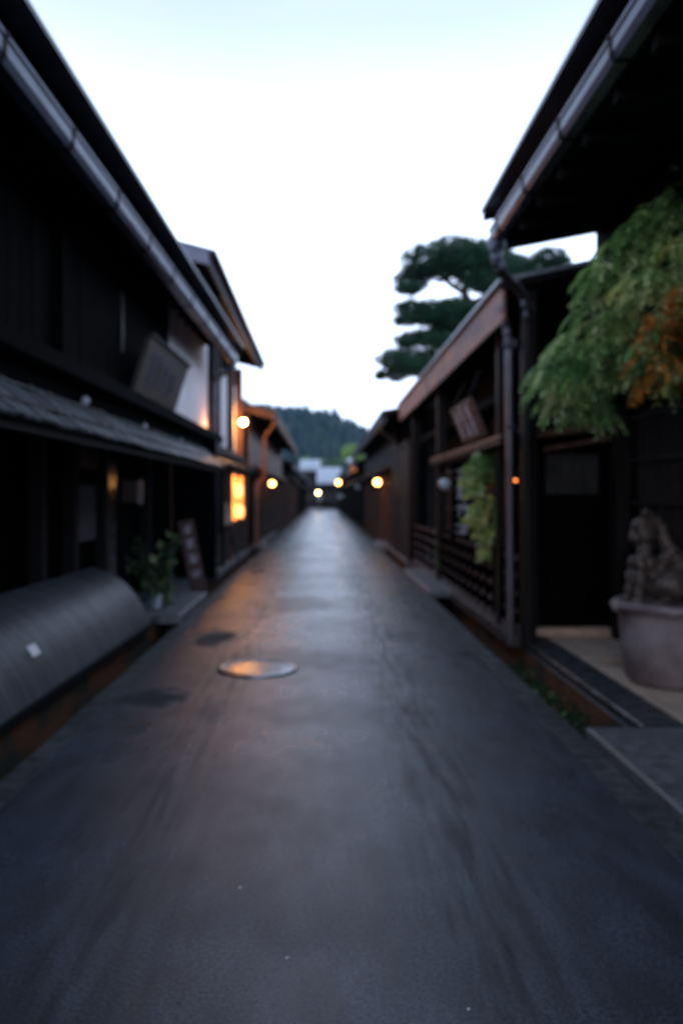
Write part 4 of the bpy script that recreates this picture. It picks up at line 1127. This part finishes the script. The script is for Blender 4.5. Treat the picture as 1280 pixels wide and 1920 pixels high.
# pine
PT = thing('pine_tree', 'tall old pine with layered dark needle pads rising behind the red-brown fascia', 'tree', (3.9, 17.0, -0.02))
pl = Vector((3.9, 17.0, -0.02)); pr_ = random.Random(4)
def pw(px_, py_, dy=0): return px2w(px_, py_, 17.0 + dy) - pl
tr = MB()
tr.tube([(0, 0, 0), (0.15, 0.1, 1.6), (-0.1, 0, 3.2), pw(905, 620), pw(880, 575), pw(868, 545), pw(905, 505), pw(935, 470)], [0.22, 0.19, 0.17, 0.14, 0.12, 0.10, 0.07, 0.04], 10)
tr.build('trunk', M['bark'], PT)
for pts_, rr_ in (([pw(868, 548), pw(845, 535), pw(820, 515), pw(790, 520)], (.07, .05, .035, .02)), ([pw(880, 575), pw(840, 590), pw(800, 590)], (.07, .045, .02)),
                  ([pw(900, 640), pw(850, 640, .3), pw(800, 640)], (.07, .04, .02)), ([pw(905, 620), pw(860, 690, -.2), pw(790, 680), pw(745, 680)], (.08, .06, .045, .02)),
                  ([pw(905, 505), pw(870, 480), pw(830, 480)], (.05, .04, .02)), ([pw(880, 570), pw(960, 540), pw(1010, 520), pw(1045, 500)], (.08, .06, .045, .02)),
                  ([pw(850, 535), pw(880, 520), pw(900, 540)], (.04, .03, .02))):
    b = MB(); b.tube(pts_, rr_, 7); b.build('branch', M['bark'], PT)
pads = [(860, 505, 45, 20), (885, 515, 35, 20), (785, 505, 30, 16), (870, 600, 40, 18), (835, 590, 35, 18), (790, 600, 28, 14), (820, 645, 30, 12), (765, 690, 34, 18), (800, 680, 26, 14), (925, 540, 34, 22), (800, 495, 52, 22), (845, 480, 50, 26), (885, 468, 38, 22), (775, 520, 34, 20), (765, 545, 26, 10), (830, 510, 40, 18), (905, 490, 36, 22), (935, 520, 40, 22), (900, 535, 40, 18), (940, 480, 32, 22), (935, 560, 30, 18),
        (770, 583, 34, 16), (815, 588, 48, 17), (855, 580, 38, 20), (760, 606, 26, 9), (895, 590, 30, 16), (830, 607, 40, 9),
        (775, 632, 34, 15), (810, 628, 36, 13), (845, 615, 30, 10), (762, 648, 18, 8),
        (735, 680, 30, 20), (775, 668, 42, 17), (820, 662, 26, 12), (745, 702, 22, 14), (790, 690, 34, 14), (716, 700, 10, 8), (825, 680, 20, 10),
        (1020, 492, 34, 13), (1045, 495, 24, 10), (1000, 505, 28, 16), (1020, 520, 28, 12), (985, 530, 30, 20), (965, 500, 24, 16)]
fb = MB(); fb2 = MB()
for (px_, py_, rx, rz) in pads:
    c = px2w(px_, py_, 17.0) - pl
    ax = rx * 17 / 1450 * 1.09; az = rz * 17 / 1450 * 1.08
    dy0 = pr_.uniform(-0.4, 0.4)
    n = int(100 + 1450 * ax * (ax * 0.3 + az))
    for _ in range(n):
        v = Vector((pr_.gauss(0, 1), pr_.gauss(0, 1), pr_.gauss(0, 1))).normalized() * pr_.uniform(0.2, 1.0) ** 0.5
        p = c + Vector((v.x * ax, dy0 + v.y * min(ax, 0.7), v.z * az))
        for k in range(9):
            d = Vector((pr_.uniform(-1, 1), pr_.uniform(-1, 1), pr_.uniform(-0.3, 1.1))).normalized()
            l = pr_.uniform(0.07, 0.13)
            u = d.cross(Vector((pr_.uniform(-1, 1), pr_.uniform(-1, 1), .2))).normalized() * 0.009
            fb.mi = 0 if pr_.random() < 0.7 else 1
            fb.add([p - u, p + u, p + d * l], [(0, 1, 2)])
fb.build('crown', [M['pine'], M['leafd']], PT, kind='stuff')

# other trees far down the street
def leafy_tree(label, px_, py_, Y, rpx, mk, rz=0.8, n=1400):
    c = px2w(px_, py_, Y); r = rpx * Y / 1450
    t = thing('leafy_tree', label, 'tree', (c.x, Y, -0.42))
    h = c.z + 0.42
    b = MB(); b.tube([(0, 0, 0), (0.1, 0, h * .5), (0, 0, h)], [0.3, 0.22, 0.08], 8)
    b.build('trunk', M['bark'], t)
    for k in range(5):
        a = k * 1.26
        b = MB(); b.tube([(0, 0, h * 0.6), (r * .4 * math.cos(a), r * .4 * math.sin(a), h * .85), (r * .8 * math.cos(a), r * .8 * math.sin(a), h + r * .1)], [0.12, 0.08, 0.03], 6); b.build('limb', M['bark'], t)
    b = MB()
    for k in range(16):
        v = Vector((wr.gauss(0, 1), wr.gauss(0, 1), wr.gauss(0, 1))).normalized() * r * 0.6
        leaf_cluster(b, (v.x, v.y, h + v.z * rz), r * 0.45, n // 16, r * 0.13, wr, asp=0.7, wts=(.7, .3))
    b.build('crown', [M[mk], M['leafg']], t, kind='stuff')
leafy_tree('bright yellow-green round tree rising behind the far end of the row', 662, 852, 112, 26, 'brightree')
leafy_tree('dark green tree between the pale roof and the bright round tree', 628, 868, 125, 17, 'leafd')
leafy_tree('small olive tree behind the pale roof beside the dark eaves', 574, 866, 150, 12, 'brightree')
leafy_tree('low green bush tree at the right end of the pale roof', 604, 866, 128, 8, 'leafg', n=600)

# ================= end buildings =================
def end_house(label, x0, x1, Y, he, ht, mk, dz=5):
    t = thing('end_building', label, 'house', ((x0 + x1) / 2, Y, -0.42))
    l0 = Vector(((x0 + x1) / 2, Y, -0.42))
    w_ = (x1 - x0) / 2
    b = MB(); b.box(-w_ + .3, w_ - .3, 0.6, dz * 2, 0, he + 0.42 + 0.3); b.build('wall', M[mk], t)
    b = MB(); z0 = he + 0.42; z1 = ht + 0.42
    b.add([(-w_, 0, z0), (w_, 0, z0), (w_, dz, z1), (-w_, dz, z1), (w_, 2 * dz, z0), (-w_, 2 * dz, z0),
           (-w_, 0, z0 - .12), (w_, 0, z0 - .12), (w_, 2 * dz, z0 - .12), (-w_, 2 * dz, z0 - .12)],
          [(0, 1, 2, 3), (3, 2, 4, 5), (0, 6, 7, 1), (1, 7, 8, 4, 2), (0, 3, 5, 9, 6), (4, 8, 9, 5), (6, 9, 8, 7)])
    b.build('roof', M['paleroof'], t)
    n = int(2 * w_ / 0.6)
    for k in range(n):
        b = MB(); x = -w_ + 2 * w_ * (k + .5) / n
        b.add([(x, -.01, z0), (x + .06, -.01, z0), (x + .06, dz, z1 + .04), (x, dz, z1 + .04), (x, -.01, z0 + .05), (x + .06, -.01, z0 + .05)], [(4, 5, 2, 3), (0, 1, 5, 4), (1, 2, 5), (0, 4, 3)])
        b.build('roof_seam', M['paleroof'], t)
    for k in range(4):
        xx = -w_ + (k + .5) * 2 * w_ / 4
        b = MB(); b.box(xx - .05, xx + .05, 0.5, 0.598, 0.4, he + .3); b.build('post', M['beam'], t)
    for k in range(3):
        xx = -w_ + (k + 1) * 2 * w_ / 4
        b = MB(); b.box(xx - .7, xx + .7, 0.54, 0.59, 1.2, 2.4); wd = b.build('window', M['lattice'], t)
        b = MB(); b.box(xx - .6, xx + .6, 0.52, 0.538, 1.3, 2.3); b.build('pane', M['glass'], wd)
    return t
end_house('dark end building with pale blue-grey roof closing the street', -0.75, 2.35, 96, 3.15, 5.25, 'beam')
end_house('farther building with pale roof seen over the dark eaves', -3.4, -0.35, 112, 5.3, 7.0, 'beam')
struct(MB().add([(-30, 94.0, -0.004), (30, 94.0, -0.004), (30, 96.0, -0.004), (-30, 96, -0.004)], [(0, 1, 2, 3)]).build('cross_street', M['road']))

# person
def skin_body(name, verts, edges, radii, m, parent, sub=2):
    me = bpy.data.meshes.new(name); me.from_pydata(verts, edges, [])
    o = bpy.data.objects.new(name, me); COL.objects.link(o); o.parent = parent
    me.materials.append(m)
    sk = o.modifiers.new('skin', 'SKIN')
    lay = me.skin_vertices[0].data if me.skin_vertices else None
    if lay is None:
        me.attributes
    for i, r in enumerate(radii):
        me.skin_vertices[0].data[i].radius = (r, r) if not isinstance(r, tuple) else r
    me.skin_vertices[0].data[0].use_root = True
    ss = o.modifiers.new('sub', 'SUBSURF'); ss.levels = sub; ss.render_levels = sub
    return o
import bmesh
def skin_mesh(name, verts, edges, radii, m, parent):
    me = bpy.data.meshes.new(name)
    bm = bmesh.new()
    lay = bm.verts.layers.skin.verify()
    vs = [bm.verts.new(v) for v in verts]
    for i, v in enumerate(vs):
        r = radii[i]; v[lay].radius = r if isinstance(r, tuple) else (r, r)
        v[lay].use_root = (i == 0)
    for a, c in edges: bm.edges.new((vs[a], vs[c]))
    bm.to_mesh(me); bm.free()
    me.materials.append(m)
    o = bpy.data.objects.new(name, me); COL.objects.link(o); o.parent = parent
    o.modifiers.new('skin', 'SKIN')
    ss = o.modifiers.new('sub', 'SUBSURF'); ss.levels = 1; ss.render_levels = 1
    return o
def person(label, loc, rz, shirt, trous, s=1.0):
    P = thing('person', label, 'person', loc, rz)
    V = [(0, 0, .95), (0, 0, 1.15), (0, 0, 1.38), (0, 0, 1.47), (0, -.01, 1.58), (0, -.01, 1.66),
         (-.09, 0, .88), (-.11, -.10, .50), (-.11, .02, .09), (-.11, -.12, .04), (.09, 0, .88), (.11, .12, .50), (.11, .20, .12), (.11, .09, .04),
         (-.18, 0, 1.38), (-.22, .03, 1.12), (-.22, -.08, .90), (.18, 0, 1.38), (.22, -.02, 1.12), (.21, .08, .90), (-.22, -.11, .82), (.21, .11, .82)]
    E = [(0, 1), (1, 2), (2, 3), (3, 4), (4, 5), (0, 6), (6, 7), (7, 8), (8, 9), (0, 10), (10, 11), (11, 12), (12, 13), (2, 14), (14, 15), (15, 16), (2, 17), (17, 18), (18, 19), (16, 20), (19, 21)]
    Rr = [.13, .12, .13, .05, .10, .085, .085, .055, .035, .035, .085, .055, .035, .035, .055, .042, .03, .055, .042, .03, .03, .03]
    skin_mesh('body', V, E, Rr, M['skin'], P)
    idx = [0, 1, 2, 14, 15, 17, 18]
    mp_ = {a: i for i, a in enumerate(idx)}
    skin_mesh('shirt', [V[i] for i in idx], [(mp_[a], mp_[c]) for a, c in E if a in mp_ and c in mp_], [Rr[i] * 1.22 for i in idx], M[shirt], P)
    idx = [0, 6, 7, 10, 11]
    mp2 = {a: i for i, a in enumerate(idx)}
    skin_mesh('shorts', [V[i] for i in idx], [(mp2[a], mp2[c]) for a, c in E if a in mp2 and c in mp2], [Rr[i] * 1.2 for i in idx], M[trous], P)
    b = MB(); b.ball((0, .02, 1.65), .115, 12, (0.95, 1, 0.95)); b.build('hair', M['hair'], P, smooth=True)
    return P
person('person in pale blue shirt walking below the yellow lamp at the end of the street', (-0.35, 78, 0.0), R(10), 'shirt', 'trouser')
person('person in greyish top standing at the dark house wall near the end of the street', (-1.25, 66, 0.0), R(-50), 'cloth', 'trouser')

# ================= manhole =================
MH = thing('manhole_cover', 'round wet iron manhole cover with bright rim in the asphalt', 'manhole cover', (-0.565, 6.72, 0.0))
b = MB(); b.lathe([(0.345, 0.0), (0.343, 0.012), (0.315, 0.016), (0.300, 0.010), (0.298, -0.01)], (0, 0, 0), 56)
b.f = [f for f in b.f if len(f) == 4]; b.m = b.m[:len(b.f)]
b.build('rim', M['iron'], MH, smooth=True)
b = MB(); b.lathe([(0.293, 0.002), (0.291, 0.010), (0.27, 0.012), (0.262, 0.008), (0.0, 0.008)], (0, 0, 0), 56); lid = b.build('lid', M['ironin'], MH, smooth=False)
kb = MB(); kb.add(*bev_box(0.032, 0.032, 0.005, 0.003)); kme = kb.mesh('stud', M['ironin'])
for i in range(-5, 6):
    for j in range(-5, 6):
        if (i * i + j * j) ** .5 * 0.046 < 0.245: inst('stud', kme, lid, (i * 0.046, j * 0.046, 0.0075))

# leaves / litter specks on the road
litter = bpy.data.meshes.new('x')
lm = MB(); lm.add([(0, 0, 0), (0.008, 0.004, 0.002), (0.010, 0.012, 0), (0.001, 0.010, 0.002)], [(0, 1, 2, 3)]); lme = lm.mesh('speck', M['label'])
for (x_, y_, lb_) in ((-0.32, 2.95, 'tiny white scrap farthest out on the near wet asphalt'), (0.42, 2.25, 'tiny white scrap nearest to the bottom edge of the asphalt view'), (-0.12, 2.5, 'tiny white scrap in the middle of the near wet asphalt')):
    o = bpy.data.objects.new('paper_scrap', lme); COL.objects.link(o); o.location = (x_, y_, 0.003)
    tag(o, lb_, 'litter', 'white scraps on the asphalt')

# ================= hill =================
hb = MB()
nx, ny = 90, 26
X0, X1, Yh0, Yh1 = -420, 460, 240, 620
def hill_h(x, y):
    # ridge profile along x in the far plane, as height above ground
    prof_ = [(-420, 70), (-200, 66), (-80, 54), (-25, 45), (0, 42), (14, 36), (26, 28), (45, 20), (80, 22), (140, 36), (240, 46), (460, 50)]
    hh_ = prof_[0][1]
    for (a, ha), (c, hc) in zip(prof_, prof_[1:]):
        if a <= x <= c: hh_ = ha + (hc - ha) * (x - a) / (c - a); break
    t = min(1, max(0, (y - 240) / 130))
    t = t * t * (3 - 2 * t)
    return -0.42 + hh_ * 0.86 * t + noise.noise((x * 0.02, y * 0.02, 0)) * 4 * t
for j in range(ny + 1):
    for i in range(nx + 1):
        x = X0 + (X1 - X0) * i / nx; y = Yh0 + (Yh1 - Yh0) * j / ny
        hb.v.append((x, y, hill_h(x, y)))
for j in range(ny):
    for i in range(nx):
        a = j * (nx + 1) + i; hb.f.append([a, a + 1, a + nx + 2, a + nx + 1]); hb.m.append(0)
struct(hb.build('hill', M['forest'], smooth=True))
fr_ = MB(); hr = random.Random(2)
def cone(b, x, y, z, h, r, n=6):
    vs = []; a0 = hr.uniform(0, 1)
    for (f, rr) in ((0.0, 1.0), (0.45, 0.62), (0.42, 0.72), (0.75, 0.34)):
        for k in range(n):
            t = a0 + 2 * PI * k / n; q = rr * r * hr.uniform(0.75, 1.2)
            vs.append((x + q * math.cos(t), y + q * math.sin(t), z + f * h))
    vs.append((x, y, z + h))
    fs = []
    for a, c in ((0, 1), (2, 3)):
        for k in range(n): fs.append((a * n + k, a * n + (k + 1) % n, c * n + (k + 1) % n, c * n + k))
    for k in range(n): fs.append((3 * n + k, 3 * n + (k + 1) % n, 4 * n))
    b.add(vs, fs)
for _ in range(5200):
    y = 250 + 200 * hr.random() ** 1.2; x = hr.uniform(-110, 120)
    if hr.random() < 0.25: y = hr.uniform(355, 385)
    z = hill_h(x, y)
    h = hr.uniform(3.5, 7.5) * (1.25 if hr.random() < .06 else 1)
    fr_.mi = 0 if hr.random() < .85 else 1
    cone(fr_, x, y, z - 0.5, h, h * hr.uniform(.22, .34))
cone(fr_, 5.5, 370, hill_h(5.5, 370), 11, 2.6); cone(fr_, -8, 370, hill_h(-8, 370), 9, 2.6); cone(fr_, 6.5 , 372, hill_h(6.5, 372), 9, 3)
fo = fr_.build('hillside_forest', [M['forest'], M['leafd']], kind='stuff')
tag(fo, 'dark conifer forest covering the hazy hill behind the street', 'forest')

# haze
hz = MB(); hz.box(-700, 700, -60, 760, -1.45, 90)
mh = bpy.data.materials.new('haze'); mh.use_nodes = True
nt = mh.node_tree
for n in list(nt.nodes): nt.nodes.remove(n)
ho = nt.nodes.new('ShaderNodeOutputMaterial'); pv = nt.nodes.new('ShaderNodeVolumePrincipled')
pv.inputs['Color'].default_value = (0.22, 0.62, 0.90, 1)
pv.inputs['Density'].default_value = 0.00022
nt.links.new(pv.outputs[0], ho.inputs['Volume'])
hzo = hz.build('haze', mh, kind='stuff')
tag(hzo, 'thin bluish evening haze between the street and the hill', 'haze')
